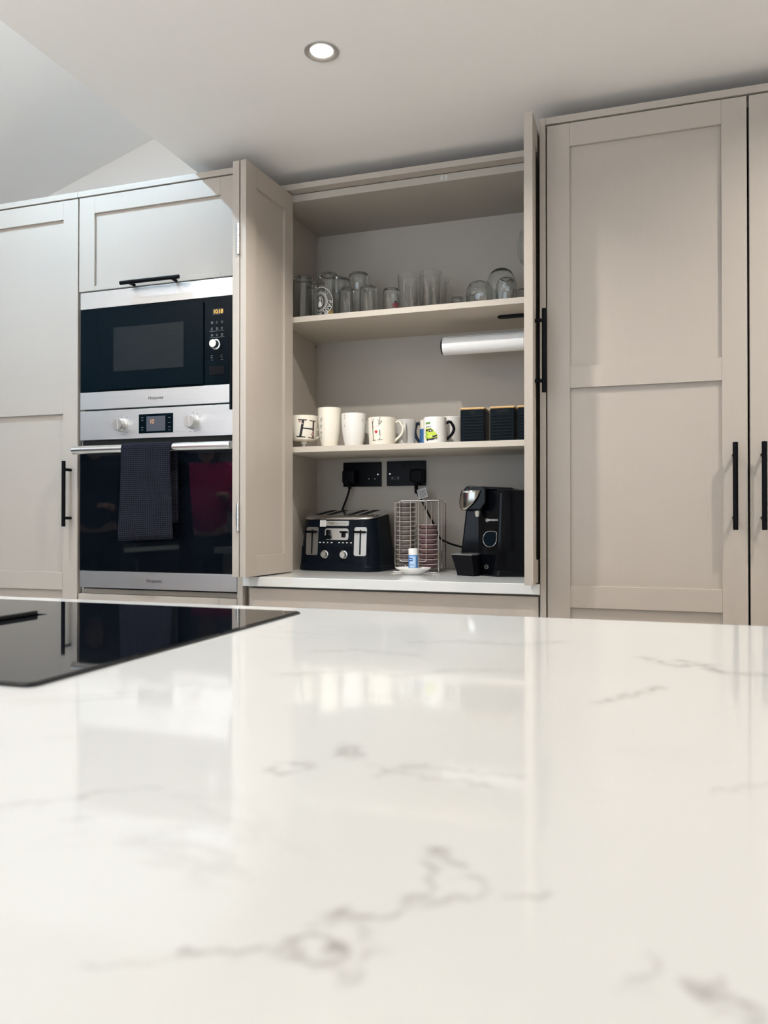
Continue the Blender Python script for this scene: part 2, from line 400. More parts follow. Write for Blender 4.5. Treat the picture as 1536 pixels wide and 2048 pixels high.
# microwave ------------------------------------------------------------
mw = thing('microwave', 'built-in microwave with black glass front and steel strips above the oven', 'microwave', (-1.5125, 2.2, .366))
x0, x1 = -1.8128, -1.2140
part('body', B().box(x0+.02, x1-.02, 2.23, 2.62, .37, .757), M['dark'], mw)
part('top_trim', B().box(x0, x1, 2.2, 2.224, .7055, .7625, .0012), M['steel'], mw, label='brushed steel strip')
part('fascia', B().box(x0, x1, 2.2015, 2.224, .4262, .7045, .001), M['fascia'], mw, label='black glass fascia')
tr = part('bottom_trim', B().box(x0, x1, 2.2, 2.224, .3665, .4245, .0012), M['steel'], mw, label='brushed steel strip with maker lettering')
tx = lambda cx, cz, y: (lambda u, v: (cx+u, y, cz+v))
part('lettering', B().mesh_text('Hotpoint', .0150, tx(-1.5145, .3945, 2.1994), spacing=1.02), M['ink'], tr, smooth=False)
d = part('door', B().box(-1.7315, -1.3362, 2.195, 2.2014, .4295, .6915, .0015), M['fascia'], mw, label='black glass door')
part('window', B().box(-1.675, -1.407, 2.1944, 2.1952, .488, .6345), M['window'], d, label='dark grey window')
cp = part('control_panel', B().box(-1.333, -1.2175, 2.2004, 2.2016, .4295, .6985, .0004), M['fascia'], mw)
part('display', B().box(-1.3035, -1.265, 2.1996, 2.2004, .6475, .6670), M['ink'], cp)
part('clock_digits', B().mesh_text('10:18', .0185, tx(-1.2843, .6572, 2.1992), spacing=0.88), M['amber'], cp, smooth=False, label='glowing amber clock digits')
for r_, zz in enumerate((.6235, .6035, .5835)):
    for j, cx in enumerate((-1.3065, -1.288, -1.2705)):
        b = B(); w = .0034; zq = zz
        for (ua, ub, va, vb) in ((-w, w, -w, -w+.0008), (-w, w, w-.0008, w), (-w, -w+.0008, -w, w), (w-.0008, w, -w, w))[:(3 if (r_+j) % 2 else 4)]:
            b.box(cx+ua, cx+ub, 2.1999, 2.2004, zq+va, zq+vb)
        b.box(cx-.0004, cx+.0004, 2.1999, 2.2004, zq-w, zq+w*(.2 if j == 1 else 1))
        part('symbol', b, M['greyink'], cp, smooth=False)
for zz in (.5955, .5755): part('symbol_line', B().box(-1.315, -1.262, 2.1999, 2.2004, zz, zz+.0007), M['greyink'], cp, smooth=False)
for cx in (-1.3065, -1.2705):
    b = B(); b.box(cx-.003, cx+.003, 2.1999, 2.2004, .511, .5118); b.box(cx-.0035, cx-.0027, 2.1999, 2.2004, .5112, .519); b.box(cx-.003, cx+.003, 2.1999, 2.2004, .5185, .5193)
    part('symbol', b, M['greyink'], cp, smooth=False)
    part('symbol_line', B().box(cx-.004, cx+.004, 2.1999, 2.2004, .504, .5048), M['greyink'], cp, smooth=False)
part('push_button', B().box(-1.3165, -1.262, 2.1992, 2.2004, .4565, .4845, .0006), M['black'], cp)
kb = part('knob', B().lathe([(0, 0), (.017, 0), (.0175, .002), (.0165, .004), (.0135, .005), (.013, .019), (.0122, .021), (0, .021)], seg=40).xform(Matrix.Translation((-1.2923, 2.2004, .553)) @ Matrix.Rotation(PI/2, 4, 'X')), M['satin'], cp, label='silver turning knob')

# oven -------------------------------------------------------------------
ov = thing('oven', 'built-in single oven with black glass door and steel control panel under the microwave', 'oven', (-1.514, 2.2, -.2305))
x0, x1 = -1.8128, -1.2170
part('body', B().box(x0+.02, x1-.02, 2.226, 2.72, -.225, .355), M['dark'], ov)
cp = part('control_panel', B().box(x0, x1, 2.2, 2.224, .2635, .3615, .0014), M['steel'], ov, label='brushed steel control panel')
for cx in (-1.6445, -1.3745):
    kb = B().lathe([(0, 0), (.0225, 0), (.0225, .006), (.0205, .008), (.0195, .026), (.0185, .028), (0, .028)], seg=44)
    kb.box(-.0045, .0045, -.0185, .0185, .022, .0305, .001)
    kb.xform(Matrix.Translation((cx, 2.2, .3095)) @ Matrix.Rotation(PI/2, 4, 'X'))
    part('knob', kb, M['satin'], cp, label='silver oven knob')
ds = part('display', B().box(-1.5785, -1.449, 2.1985, 2.2002, .2795, .3425, .0004), M['fascia'], cp)
b = B(); b.box(-1.5485, -1.4775, 2.1979, 2.1986, .286, .3345); b.mi = 1
b.mesh_text('10', .021, tx(-1.5275, .3165, 2.1975), spacing=.8)
b.mi = 2
for zz in (.327, .311, .297, .287): b.box(-1.466, -1.4575, 2.1979, 2.1986, zz, zz+.0012)
for zz in (.33, .322, .298, .290): b.box(-1.5685, -1.5605, 2.1979, 2.1986, zz, zz+.0012)
part('screen', b, [M['lcd'], M['amber_dim'], M['greyink']], cp, smooth=False, label='grey screen with amber digits')
for cx, angs in ((-1.6445, (90, 55, 20, -10, -80, -55)), (-1.3745, (150, 175, 200, 225, 250, 280, 60, 35, 88))):
    for a in angs:
        r_ = .031; u = cx+r_*math.cos(math.radians(a)); v = .3095+r_*math.sin(math.radians(a))
        part('symbol', B().box(u-.0016, u+.0016, 2.1995, 2.2002, v-.0016, v+.0016), M['greyink'], cp, smooth=False)
part('vent_gap', B().box(x0+.006, x1-.004, 2.208, 2.226, .2455, .2632), M['dark'], ov)
d = part('oven_door', B().box(x0, x1, 2.2, 2.224, -.1745, .2447, .0014), M['bglass'], ov, label='black glass oven door')
part('door_edge', B().box(x0+.001, x1-.001, 2.1992, 2.2002, .2432, .2446), M['satin'], d)
b = B(); b.tube([(-1.8095, 2.163, .2275), (-1.807, 2.163, .2275), (-1.221, 2.163, .2275), (-1.2185, 2.163, .2275)], [.0115, .0138, .0138, .0125], 28)
part('handle', b, M['bar_steel'], d, label='thick polished steel bar')
for cx in (-1.775, -1.253): part('handle_bracket', B().cyl((cx, 2.163, .2275), (cx, 2.2, .2275), .009, 16), M['black'], d)
tr = part('bottom_trim', B().box(x0, x1, 2.2, 2.224, -.2305, -.1755, .0012), M['steel'], ov, label='brushed steel strip with maker lettering')
part('lettering', B().mesh_text('Hotpoint', .0155, tx(-1.519, -.2035, 2.1994), spacing=1.02), M['ink'], tr, smooth=False)

# tea towel over the oven handle
def towel():
    b = B(); uvs = []
    prof = []     # (y, z, arclength)
    yb, zb, rr = 2.163, .2275, .0165
    pts = [(yb-rr-.004, -.068)]
    for i in range(1, 21): pts.append((yb-rr-.004*(1-i/20)**2-.002*math.sin(i*.5)*(1-i/20), -.068+(zb+.068)*i/20))
    for i in range(1, 9):
        a = PI-PI*i/8; pts.append((yb+rr*math.cos(a), zb+rr*math.sin(a)))
    for i in range(1, 16): pts.append((min(yb+rr+.001*i*.2, 2.1975), zb-.24*i/15))
    s = 0; L = [0]
    for p, q in zip(pts, pts[1:]): s += math.hypot(q[0]-p[0], q[1]-p[1]); L.append(s)
    nx = 24; grid = []
    uvl = b.bm.loops.layers.uv.new('UVMap'); uvd = {}
    for j, ((y, z), l) in enumerate(zip(pts, L)):
        row = []
        fl = max(0, (.15-z))/.2 if j < 22 else 0
        for i in range(nx+1):
            u = i/nx
            xa = -1.608-.006*fl; xb = -1.424+.014*fl
            if j >= 26: xb += .006; xa += .004
            x = xa+(xb-xa)*u
            yy = y-(.0022*math.sin(u*7+.6)*min(1, fl) if j < 22 else 0)
            zz = z+(.008*(u-.5)*1.2*min(1, fl) if j < 6 else 0)
            v = b.bm.verts.new((x, yy, zz)); uvd[v] = (u*.186, l); row.append(v)
        grid.append(row)
    for a, c in zip(grid, grid[1:]):
        for i in range(nx): b.bm.faces.new((a[i], a[i+1], c[i+1], c[i]))
    for f in b.bm.faces:
        for lp in f.loops: lp[uvl].uv = uvd[lp.vert]
    o = part('tea_towel', b, M['towel'])
    sd = o.modifiers.new('thick', 'SOLIDIFY'); sd.thickness = .0032; sd.offset = 0
    return tag(o, 'dark navy waffle tea towel folded over the oven door handle', 'towel')
towel()

# dresser cabinet with open doors ---------------------------------------
dr = thing('dresser_cabinet', 'open cashmere dresser cupboard of two shelves standing on the worktop between the tall units', 'cabinet', (-.735, 2.57, ZW))
b = B()
b.box(-1.191, -1.173, 2.405, 2.753, ZW+.001, 1.0865, .0006); b.box(-.295, -.277, 2.405, 2.753, ZW+.001, 1.0865, .0006)
b.box(-1.173, -.295, 2.405, 2.735, 1.0625, 1.0860, .0006)
b.box(-1.173, -.295, 2.735, 2.753, ZW+.001, 1.0865)
part('carcass', b, M['carcass'], dr)
part('cornice', B().box(-1.1925, -.2755, 2.368, 2.76, 1.0885, 1.1075, .001), M['paint'], dr)
part('shelf', B().box(-1.1725, -.2955, 2.415, 2.7345, .660, .679, .0008), M['shelf'], dr)
part('shelf', B().box(-1.1725, -.2955, 2.415, 2.7345, .2225, .2415, .0008), M['shelf'], dr)
for px in (-.606, -.592): part('catch_plate', B().box(px-.004, px+.004, 2.4045, 2.4052, 1.068, 1.082), M['greyc'], dr)
for y_, z_ in ((2.44, .90), (2.72, .645), (2.44, .53)): part('shelf_pin', B().cyl((-1.1735, y_, z_), (-1.168, y_, z_), .0045, 12), M['greyink'], dr)
LZ0, LZ1 = -.1765, 1.0835
def leaf(origin, ang, w, th, lbl):
    b = shaker(B(), 0, w, LZ0-ZW, LZ1-ZW, 0, th, .056, .06, [(LZ1-.064-ZW, LZ1-ZW), (LZ0-ZW, LZ0+.0625-ZW)], .0075, th-.0075, .0012)
    o = part('door_leaf', b, M['paint'], dr, local=True, loc=(origin[0]-dr.location.x, origin[1]-dr.location.y, 0), rz=ang, label=lbl)
    return o
angA = math.atan2(-.293, -.0189); nA = Vector((-math.sin(angA), math.cos(angA)))
pA = Vector((-1.1186, 2.4032)) - nA*.0205
lA = leaf(pA, angA, .2936, .0205, 'inner folded door leaf at left')
pB = pA - nA*(.0035+.0235)
lB = leaf(pB, angA, .2936, .0235, 'outer folded door leaf at left with a bar handle')
lC = leaf((-.3045, 2.4035), -PI/2, .3035, .0235, 'open door leaf at right with a bar handle')
def leaf_handle(o, side, th, z0, z1, x):
    b = B(); yy = -.028 if side < 0 else th+.0245
    b.cyl((x, yy, z0-ZW), (x, yy, z1-ZW), .0064, 20, .0008)
    for z in (z0+.0315, z1-.0315): b.cyl((x, yy, z-ZW), (x, (0 if side < 0 else th), z-ZW), .005, 14)
    part('handle', b, M['black'], o, local=True, label='black bar handle')
leaf_handle(lB, -1, .0235, .337, .561, .255)
leaf_handle(lC, 1, .0235, .340, .566, .262)
for za, zb in ((.7975, .891), (-.037, .0475)):
    b = B()
    for i in range(5):
        h = (zb-za)/5; b.cyl((.2965, .0222, za+h*i+.0004-ZW), (.2965, .0222, za+h*(i+1)-.0004-ZW), .0046, 16)
    b.box(.27, .2965, .0236, .0246, za-ZW, zb-ZW)
    b.box(.27, .2965, .0246, .0256, za-ZW, zb-ZW)
    part('hinge', b, M['satin'], lB, local=True, label='steel butt hinge')

# base unit, worktop ------------------------------------------------------
t = thing('base_cabinet', 'plain cashmere drawer unit under the dresser worktop', 'cabinet', (-.735, 2.47, FLOOR))
b = B(); b.box(-1.191, -1.173, 2.228, 2.77, FLOOR+.1, -.2105); b.box(-.295, -.277, 2.228, 2.77, FLOOR+.1, -.2105)
b.box(-1.173, -.295, 2.235, 2.75, FLOOR+.1, FLOOR+.118); b.box(-1.173, -.295, 2.75, 2.77, FLOOR+.118, -.212); b.box(-1.173, -.295, 2.235, 2.75, -.232, -.2135)
part('carcass', b, M['carcass'], t)
part('plinth', B().box(-1.192, -.276, 2.26, 2.28, FLOOR, FLOOR+.1), M['paint'], t)
for za, zb in ((-.52, -.2165), (-.79, -.523), (FLOOR+.105, -.793)):
    part('drawer_front', B().box(-1.1755, -.281, 2.206, 2.228, za, zb, .001), M['paint'], t)
wt = part('worktop', B().box(-1.192, -.2758, 2.192, 2.77, -.2100, ZW, .002), M['quartz'])
tag(wt, 'white veined quartz worktop under the toaster and coffee machine', 'worktop')

# right tall cabinet -------------------------------------------------------
t = thing('tall_cabinet', 'tall cashmere two-door shaker larder at the right end of the run', 'cabinet', (.25, 2.49, FLOOR))
b = B(); b.box(-.2750, -.2588, 2.196, 2.77, FLOOR, 1.1075, .001); b.box(-.2586, -.2406, 2.226, 2.77, FLOOR+.1, 1.0855); b.box(.744, .762, 2.226, 2.77, FLOOR+.1, 1.0855)
b.box(-.2406, .744, 2.226, 2.77, 1.067, 1.0855); b.box(-.2406, .744, 2.226, 2.75, FLOOR+.1, FLOOR+.118); b.box(-.2406, .744, 2.75, 2.77, FLOOR+.118, 1.067)
part('carcass', b, M['paint'], t)
part('plinth', B().box(-.258, .762, 2.26, 2.28, FLOOR, FLOOR+.1), M['paint'], t)
part('cornice', B().box(-.2586, .764, 2.196, 2.77, 1.0885, 1.1075, .001), M['paint'], t)
RR = RZ+[(FLOOR+.105, FLOOR+.165)]
d = part('cabinet_door', shaker(B(), -.2556, .2496, FLOOR+.105, 1.0850, D, .022, .0615, .0605, RR, .0095, .02), M['paint'], t)
bar_handle(d, (.2168, 2.165, -.0285), (.2168, 2.165, .1935), (0, -1, 0), .036, [(.2168, 2.165, .1625), (.2168, 2.165, .0025)])
d = part('cabinet_door', shaker(B(), .2550, .7600, FLOOR+.105, 1.0850, D, .022, .0605, .0615, RR, .0095, .02), M['paint'], t)
bar_handle(d, (.2835, 2.165, -.0285), (.2835, 2.165, .1935), (0, -1, 0), .036, [(.2835, 2.165, .1625), (.2835, 2.165, .0025)])

# ------------------------------------------------------------------ island
VEINS = [  # polylines in plan, (half width, strength)
 ([(-.1362,.2111),(-.1356,.2158),(-.1242,.2175),(-.1126,.2219),(-.1099,.2305),(-.0998,.2354),(-.089,.2297),(-.088,.2229),(-.1011,.2228),(-.1087,.2262),(-.1126,.2219)], .0022, .75),
 ([(-.1035,.2441),(-.0984,.2539),(-.0888,.2525),(-.0801,.2589),(-.0757,.2716),(-.077,.2943),(-.0827,.3042),(-.0807,.3123),(-.0684,.2995)], .0022, .6),
 ([(-.0757,.2716),(-.0657,.2719),(-.0583,.2794),(-.0543,.2888),(-.0599,.2964),(-.0651,.2938)], .002, .42),
 ([(-.093,.2493),(-.0833,.2393),(-.0812,.2309),(-.0828,.2177),(-.0927,.2185)], .0025, .45),
 ([(-.0467,.2852),(-.0374,.2824),(-.0323,.292)], .0022, .4),
 ([(-.1948,.3865),(-.1829,.3773),(-.1763,.3881),(-.1721,.3986),(-.1922,.3966)], .003, .38),
 ([(-.1644,.4204),(-.1674,.4403),(-.1555,.4184)], .0045, .5),
 ([(-.1422,.4085),(-.1304,.4034),(-.1201,.4158),(-.0998,.4135),(-.0598,.4139)], .003, .34),
 ([(-.1349,.3915),(-.1241,.4011),(-.0957,.3962),(-.083,.398),(-.0689,.391)], .0026, .32),
 ([(-.30,.285),(-.2646,.3114),(-.2568,.3271),(-.234,.34)], .003, .28),
 ([(-.0318,.5996),(-.0114,.6323),(.0109,.6679)], .005, .6),
 ([(-.0005,.8074),(.0256,.7695),(.0477,.782),(.062,.7495),(.0979,.7498)], .007, .55),
 ([(.03,.80),(.06,.785)], .006, .45),
 ([(-.0092,.2357),(-.0031,.2352),(.001,.2524),(.004,.2591)], .0022, .42),
 ([(.0227,.2332),(.0293,.2365),(.0146,.2436),(.0188,.2475)], .0028, .6),
 ([(-.16,.2),(-.145,.205),(-.138,.213)], .0022, .3),
 ([(-.30,.62),(-.24,.66),(-.20,.645),(-.16,.69),(-.11,.70)], .008, .2),
 ([(-.24,.83),(-.19,.85),(-.13,.845),(-.09,.88)], .011, .2),
 ([(-.32,.74),(-.28,.76),(-.22,.75)], .008, .2),
 ([(.03,.42),(.07,.45),(.12,.44)], .003, .2),
]
def vein_at(x, y):
    v = 0
    for pl, w, s in VEINS:
        x0 = min(p[0] for p in pl)-4*w; x1 = max(p[0] for p in pl)+4*w
        if x < x0 or x > x1: continue
        best = 9
        for (ax, ay), (bx, by) in zip(pl, pl[1:]):
            dx, dy = bx-ax, by-ay; q = max(0, min(1, ((x-ax)*dx+(y-ay)*dy)/(dx*dx+dy*dy)))
            d = math.hypot(x-ax-q*dx, y-ay-q*dy); best = min(best, d)
        v = max(v, s*math.exp(-(best/w)**2))
    return v
isl = thing('kitchen_island', 'wide white veined quartz island worktop across the foreground', 'island', (-.4, .6, FLOOR))
IX0, IX1, IY0, IY1 = -1.95, 1.15, .10, 1.093
def island_top():
    b = B()
    xs = [IX0+.003, -1.2, -.8, -.5]+[-.34+.0022*i for i in range(int(.52/.0022)+1)]+[.3, .6, IX1-.003]
    ys = [IY0+.003]+[.19+.0022*i for i in range(int(.26/.0022)+1)]+[.455+.006*i for i in range(int(.46/.006)+1)]+[.95, IY1-.003]
    rows = [[b.bm.verts.new((x, y, ZI)) for x in xs] for y in ys]
    for a, c in zip(rows, rows[1:]):
        for i in range(len(xs)-1): b.bm.faces.new((a[i], a[i+1], c[i+1], c[i]))
    # rounded arris, sides and underside
    def ring(ins, z): return [b.bm.verts.new(p) for p in ((IX0+ins, IY0+ins, z), (IX1-ins, IY0+ins, z), (IX1-ins, IY1-ins, z), (IX0+ins, IY1-ins, z))]
    r0 = ring(.003, ZI); r1 = ring(.0009, ZI-.0009); r2 = ring(0, ZI-.003); r3 = ring(0, ZI-.03)
    for a, c in ((r0, r1), (r1, r2), (r2, r3)):
        for i in range(4): b.bm.faces.new((a[i], a[(i+1) % 4], c[(i+1) % 4], c[i]))
    b.bm.faces.new(r3[::-1])
    o = part('island_top', b, M['quartz_island'], isl, normals=False)
    me = o.data; at = me.attributes.new('vein', 'FLOAT', 'POINT')
    off = world_off(isl)
    for i, v in enumerate(me.vertices):
        x, y = v.co.x+off.x, v.co.y+off.y
        jx = .002*math.sin(x*310+y*170)+.0015*math.sin(y*420-x*90); jy = .002*math.sin(y*280-x*210)+.0015*math.sin(x*510)
        at.data[i].value = vein_at(x+jx, y+jy) if v.co.z+off.z > ZI-.001 else 0
island_top()
part('island_base', B().box(IX0+.03, IX1-.03, IY0+.25, IY1-.03, FLOOR+.1, ZI-.0302), M['paint'], isl)
part('plinth', B().box(IX0+.08, IX1-.08, IY0+.3, IY1-.08, FLOOR, FLOOR+.1), M['paint'], isl)

# hob
hb = thing('induction_hob', 'black glass induction hob set in the island at left', 'hob', (-.879, .768, ZI))
def rrect(x0, x1, y0, y1, r, n=6):
    out = []
    for cx, cy, a0 in ((x1-r, y1-r, 0), (x0+r, y1-r, 90), (x0+r, y0+r, 180), (x1-r, y0+r, 270)):
        for i in range(n+1):
            a = math.radians(a0+90*i/n); out.append((cx+r*math.cos(a), cy+r*math.sin(a)))
    return out
HX0, HX1, HY0, HY1 = -1.294, -.464, .507, 1.028
VX0, VX1, VY0, VY1 = -.972, -.780, .650, .884
outer = rrect(HX0, HX1, HY0, HY1, .008)
b = B()
v = [[b.bm.verts.new((x, y, z)) for x, y in pts] for pts, z in ((outer, ZI+.0005), (outer, ZI+.0022), (rrect(HX0+.003, HX1-.003, HY0+.003, HY1-.003, .007), ZI+.0036))]
n = len(outer)
for a, c in zip(v, v[1:]):
    for i in range(n): b.bm.faces.new((a[i], a[(i+1) % n], c[(i+1) % n], c[i]))
hole = [(VX0, VY0), (VX1, VY0), (VX1, VY1), (VX0, VY1)]
hv = [b.bm.verts.new((x, y, ZI+.0036)) for x, y in hole]; hl = [b.bm.verts.new((x, y, ZI+.0008)) for x, y in hole]
for i in range(4): b.bm.faces.new((hv[i], hv[(i+1) % 4], hl[(i+1) % 4], hl[i]))
b.bm.faces.new(hl)
es = [b.bm.edges.get((v[2][i], v[2][(i+1) % n])) for i in range(n)]+[b.bm.edges.get((hv[i], hv[(i+1) % 4])) for i in range(4)]
bmesh.ops.triangle_fill(b.bm, edges=es, use_beauty=True)
part('glass_plate', b, M['bglass'], hb, angle=20)
b = B(); b.box(VX0+.006, VX1-.006, VY0+.006, VY1-.012, ZI+.0012, ZI+.0100, .002)
part('vent_flap', b, M['bglass'], hb)
for x_, y_ in ((-.63, .60), (-.63, .63)): part('touch_control', B().cyl((x_, y_, ZI+.0034), (x_, y_, ZI+.0038), .0012, 10), M['decal_white'], hb)

# ------------------------------------------------------------------ downlights
LIGHTS = [(-.752, 1.78), (.70, 1.66), (-.752, .9), (.62, .9), (-.752, -.6), (.62, -.6), (1.9, .9), (1.9, -.6), (-.1, -2.0), (1.6, -2.0)]  # the later, unseen positions behind and at right are added for fill light
WARM = (1.0, .94, .87); COOL = (.50, .76, 1.0)
def downlight(x, y, z, label, energy, color, tilt=None, spread=170, group='recessed ceiling spotlights'):
    t = thing('downlight', label, 'ceiling light', (x, y, z), 0, group)
    b = B().lathe([(.0285, .0), (.031, -.002), (.0415, -.0035), (.043, -.003), (.0432, 0), (.0432, .001), (.0285, .001)], c=(x, y, z), seg=48, close=True)
    part('ring', b, M['trimring'], t)
    b = B().lathe([(.0, -.0012), (.022, -.0014), (.0280, .0002), (.0280, .0012), (0, .0012)], c=(x, y, z), seg=36)
    part('lens', b, M['lamp'], t)
    ld = bpy.data.lights.new('downlight_bulb', 'AREA'); ld.shape = 'DISK'; ld.size = .032; ld.energy = energy; ld.color = color; ld.spread = math.radians(spread)
    lo = bpy.data.objects.new('downlight_bulb', ld); C.objects.link(lo); lo.parent = t; lo.location = (0, 0, -.006)
    if tilt: lo.rotation_euler = tilt
    return t
LAB = ['round recessed ceiling spotlight, lit, above the open dresser', 'recessed spotlight above the right larder', 'recessed spotlight over the middle of the island', 'recessed spotlight over the right of the island',
       'added fill spotlight behind the viewer', 'recessed spotlight behind the viewer, further right, for fill', 'added fill spotlight near the right wall', 'recessed spotlight near the right wall, further back, for fill', 'added fill spotlight by the rear wall', 'recessed spotlight by the rear wall corner, for fill']
E_DL = [13.5, 12, 3, 2, 1.5, 1.5, 6, 6, 9, 8]
for i, ((x, y), l, e) in enumerate(zip(LIGHTS, LAB, E_DL)): downlight(x, y, CEIL, l, e, WARM, spread=158 if i == 1 else 134)
for i, (x, y, e) in enumerate(((-1.85, 1.62, 21), (-2.2, .1, 1.5), (-3.3, 1.0, 9), (-2.6, -1.6, 8))):
    t = downlight(x, y, zs(x), ('cool spotlight in the sloping ceiling before the ovens', 'cool spotlight in the sloping ceiling beside the island', 'cool spotlight low on the sloping ceiling', 'cool spotlight at the rear of the sloping ceiling')[i], e, COOL)
    t.rotation_euler = (0, -math.atan(k), 0)
    for ch in t.children:
        if ch.type == 'LIGHT': ch.rotation_euler = (0, math.atan(k), 0)


# added, unseen uplighter that brightens the sloping ceiling and fills the room
ul = thing('fill_uplighter', 'added unseen uplighter behind the viewer at left, brightening the ceiling', 'lamp', (-1.75, -.35, FLOOR))
part('base', B().cyl((-1.75, -.35, FLOOR), (-1.75, -.35, FLOOR+.02), .14, 40, .004), M['black'], ul)
part('pole', B().cyl((-1.75, -.35, FLOOR+.02), (-1.75, -.35, .66), .012, 16), M['black'], ul)
part('lamp_shade', B().lathe([(.02, 0), (.09, .03), (.14, .10), (.137, .10), (.085, .034), (.02, .006)], c=(-1.75, -.35, .66), seg=40, close=True), M['black'], ul)
ld = bpy.data.lights.new('fill_uplighter_bulb', 'AREA'); ld.shape = 'DISK'; ld.size = .16; ld.energy = 95; ld.color = (1, .92, .82)
lo = bpy.data.objects.new('fill_uplighter_bulb', ld); C.objects.link(lo); lo.parent = ul; lo.location = (0, 0, .75-FLOOR); lo.rotation_euler = (PI, 0, 0)

# ------------------------------------------------------------------ toaster
TZ = math.radians(-5)
to = thing('toaster', 'dark slate four-slot toaster with ribbed front at the left end of the worktop', 'toaster', (-1.0, 2.607, ZW), TZ)
def rr_ring(w, d, r, z, tilt=0.0, n=7, y0=0.0):
    return [Vector((x, y+y0, z+tilt*y)) for x, y in rrect(-w/2, w/2, -d/2, d/2, r, n)]
b = B()
TT = .135
b.loft([rr_ring(.306, .208, .05, .0), rr_ring(.312, .214, .053, .002), rr_ring(.312, .214, .053, .016), rr_ring(.306, .208, .05, .019), rr_ring(.302, .204, .05, .05), rr_ring(.286, .190, .048, .13), rr_ring(.272, .180, .046, .184, TT), rr_ring(.268, .176, .045, .190, TT)])
part('body', b, M['slate'], to, local=True, angle=40)
def face_y(z): return -.104+.0725*(z-.019)*1.0
def shear(b):  # lean with the sloping front
    for v in b.bm.verts: v.co.y += .0725*v.co.z
    return b
FY = -.1055
b = B(); b.loft([rr_ring(.276, .184, .046, .1895, TT), rr_ring(.280, .187, .048, .1915, TT), rr_ring(.279, .186, .048, .196, TT), rr_ring(.262, .170, .042, .2005, TT), rr_ring(.245, .155, .036, .2015, TT)])
tp = part('top_plate', b, M['chrome'], to, local=True, angle=50, label='chrome top plate')
b = B()
for cx in (-.088, -.044, .038, .082):
    v = [(cx-.012, -.062), (cx+.012, -.062), (cx+.012, .066), (cx-.012, .066)]
    b.loft([[Vector((x, y, .2005+TT*y)) for x, y in v], [Vector((x, y, .2024+TT*y)) for x, y in v]])
part('bread_slots', b, M['slot'], tp, local=True, smooth=False)
x = -.128
while x < .129:
    if not ((-.115 < x < -.064) or (.069 < x < .121)):
        part('rib', shear(B().box(x-.0011, x+.0011, FY-.0022, FY+.003, .026, .085, .0010, 2)), M['slate'], to, local=True)
    x += .0056
def rrbox(b, x0, x1, y0, y1, z0, z1, r):
    pts = rrect(x0, x1, z0, z1, r, 4)
    b.loft([[Vector((x, y0, z)) for x, z in pts], [Vector((x, y1, z)) for x, z in pts]]); return b
for cx in (-.0895, .095):
    lp = part('lever_plate', shear(rrbox(B(), cx-.023, cx+.023, FY-.0012, FY+.003, .054, .151, .007)), M['satin'], to, local=True, label='steel lever plate')
    part('lever_slit', shear(B().box(cx-.0028, cx+.0028, FY-.0018, FY, .058, .142)), M['slot'], lp, local=True)
    b = B(); b.box(cx-.021, cx+.021, FY-.017, FY-.001, .131, .139, .003)
    part('lever', shear(b), M['gblack'], lp, local=True, label='black lever')
wp = part('window_plate', shear(rrbox(B(), -.041, .050, FY-.0012, FY+.003, .107, .1465, .009)), M['satin'], to, local=True, label='steel plate with two black paddles')
b = B(); b.box(-.032, -.018, FY-.012, FY-.001, .121, .142, .003); b.box(-.038, -.014, FY-.010, FY-.001, .109, .123, .003)
part('paddle', shear(b), M['gblack'], wp, local=True)
b = B(); b.box(.018, .048, FY-.010, FY-.001, .131, .138, .003); b.box(.026, .038, FY-.010, FY-.001, .116, .132, .003)
part('paddle', shear(b), M['gblack'], wp, local=True)
npl = part('name_plate', shear(rrbox(B(), -.036, .050, FY-.0012, FY+.003, .1555, .1722, .004)), M['satin'], to, local=True, label='pale plate with maker lettering')
pl = lambda cx, cz, y: (lambda u, v: Vector((cx+u, y+.0725*(cz+v), cz+v)))
b = B(); b.mesh_text('Tefal', .0125, pl(-.0175, .1640, FY-.0016))
b.mi = 1; b.mesh_text('Avanti Classic', .0078, pl(.020, .1640, FY-.0016))
part('lettering', b, [M['ink'], M['greyink']], npl, local=True, smooth=False)
stk = part('sticker', shear(B().box(-.0605, -.0375, FY-.0015, FY+.002, .1525, .1745)), M['decal_white'], to, local=True, label='small white sticker')
b = B()
for zz in (.171, .1675, .164, .1605, .157): b.box(-.0575, -.0415, FY-.0018, FY-.001, zz-.0004, zz+.0004)
part('print_lines', shear(b), M['greyink'], stk, local=True)
for cx in (-.039, .034):
    kb = B().lathe([(0, 0), (.0142, 0), (.0142, .002), (.0115, .0025), (.0112, .0035), (.0105, .011), (.0098, .0125), (0, .0125)], seg=32)
    kb.xform(Matrix.Translation((cx, FY+.0725*.0575, .0575)) @ Matrix.Rotation(PI/2, 4, 'X'))
    part('knob', kb, M['satin'], to, local=True, label='silver dial')
for cx, w in ((-.0585, .0045), (-.044, .0045), (-.029, .0035), (-.0135, .004), (.0155, .004), (.030, .0045), (.045, .004), (.0605, .004)):
    part('button', shear(B().box(cx-w*.75, cx+w*.75, FY-.0016, FY, .0962, .0998, .0008)), M['decal_white'], to, local=True)
def curve_pts(ctrl, n=40):
    out = []
    P = [Vector(ctrl[0])]+[Vector(c) for c in ctrl]+[Vector(ctrl[-1])]
    seg = len(ctrl)-1
    for s in range(seg):
        p0, p1, p2, p3 = P[s], P[s+1], P[s+2], P[s+3]
        for i in range(n//seg):
            t = i/(n//seg)
            out.append(.5*((2*p1)+(-p0+p2)*t+(2*p0-5*p1+4*p2-p3)*t*t+(-p0+3*p1-3*p2+p3)*t**3))
    out.append(P[-2]); return out
def to_local(o, pts):
    Mi = (Matrix.Translation(o.location) @ Matrix.Rotation(o.rotation_euler.z, 4, 'Z')).inverted()
    return [Mi @ Vector(p) for p in pts]
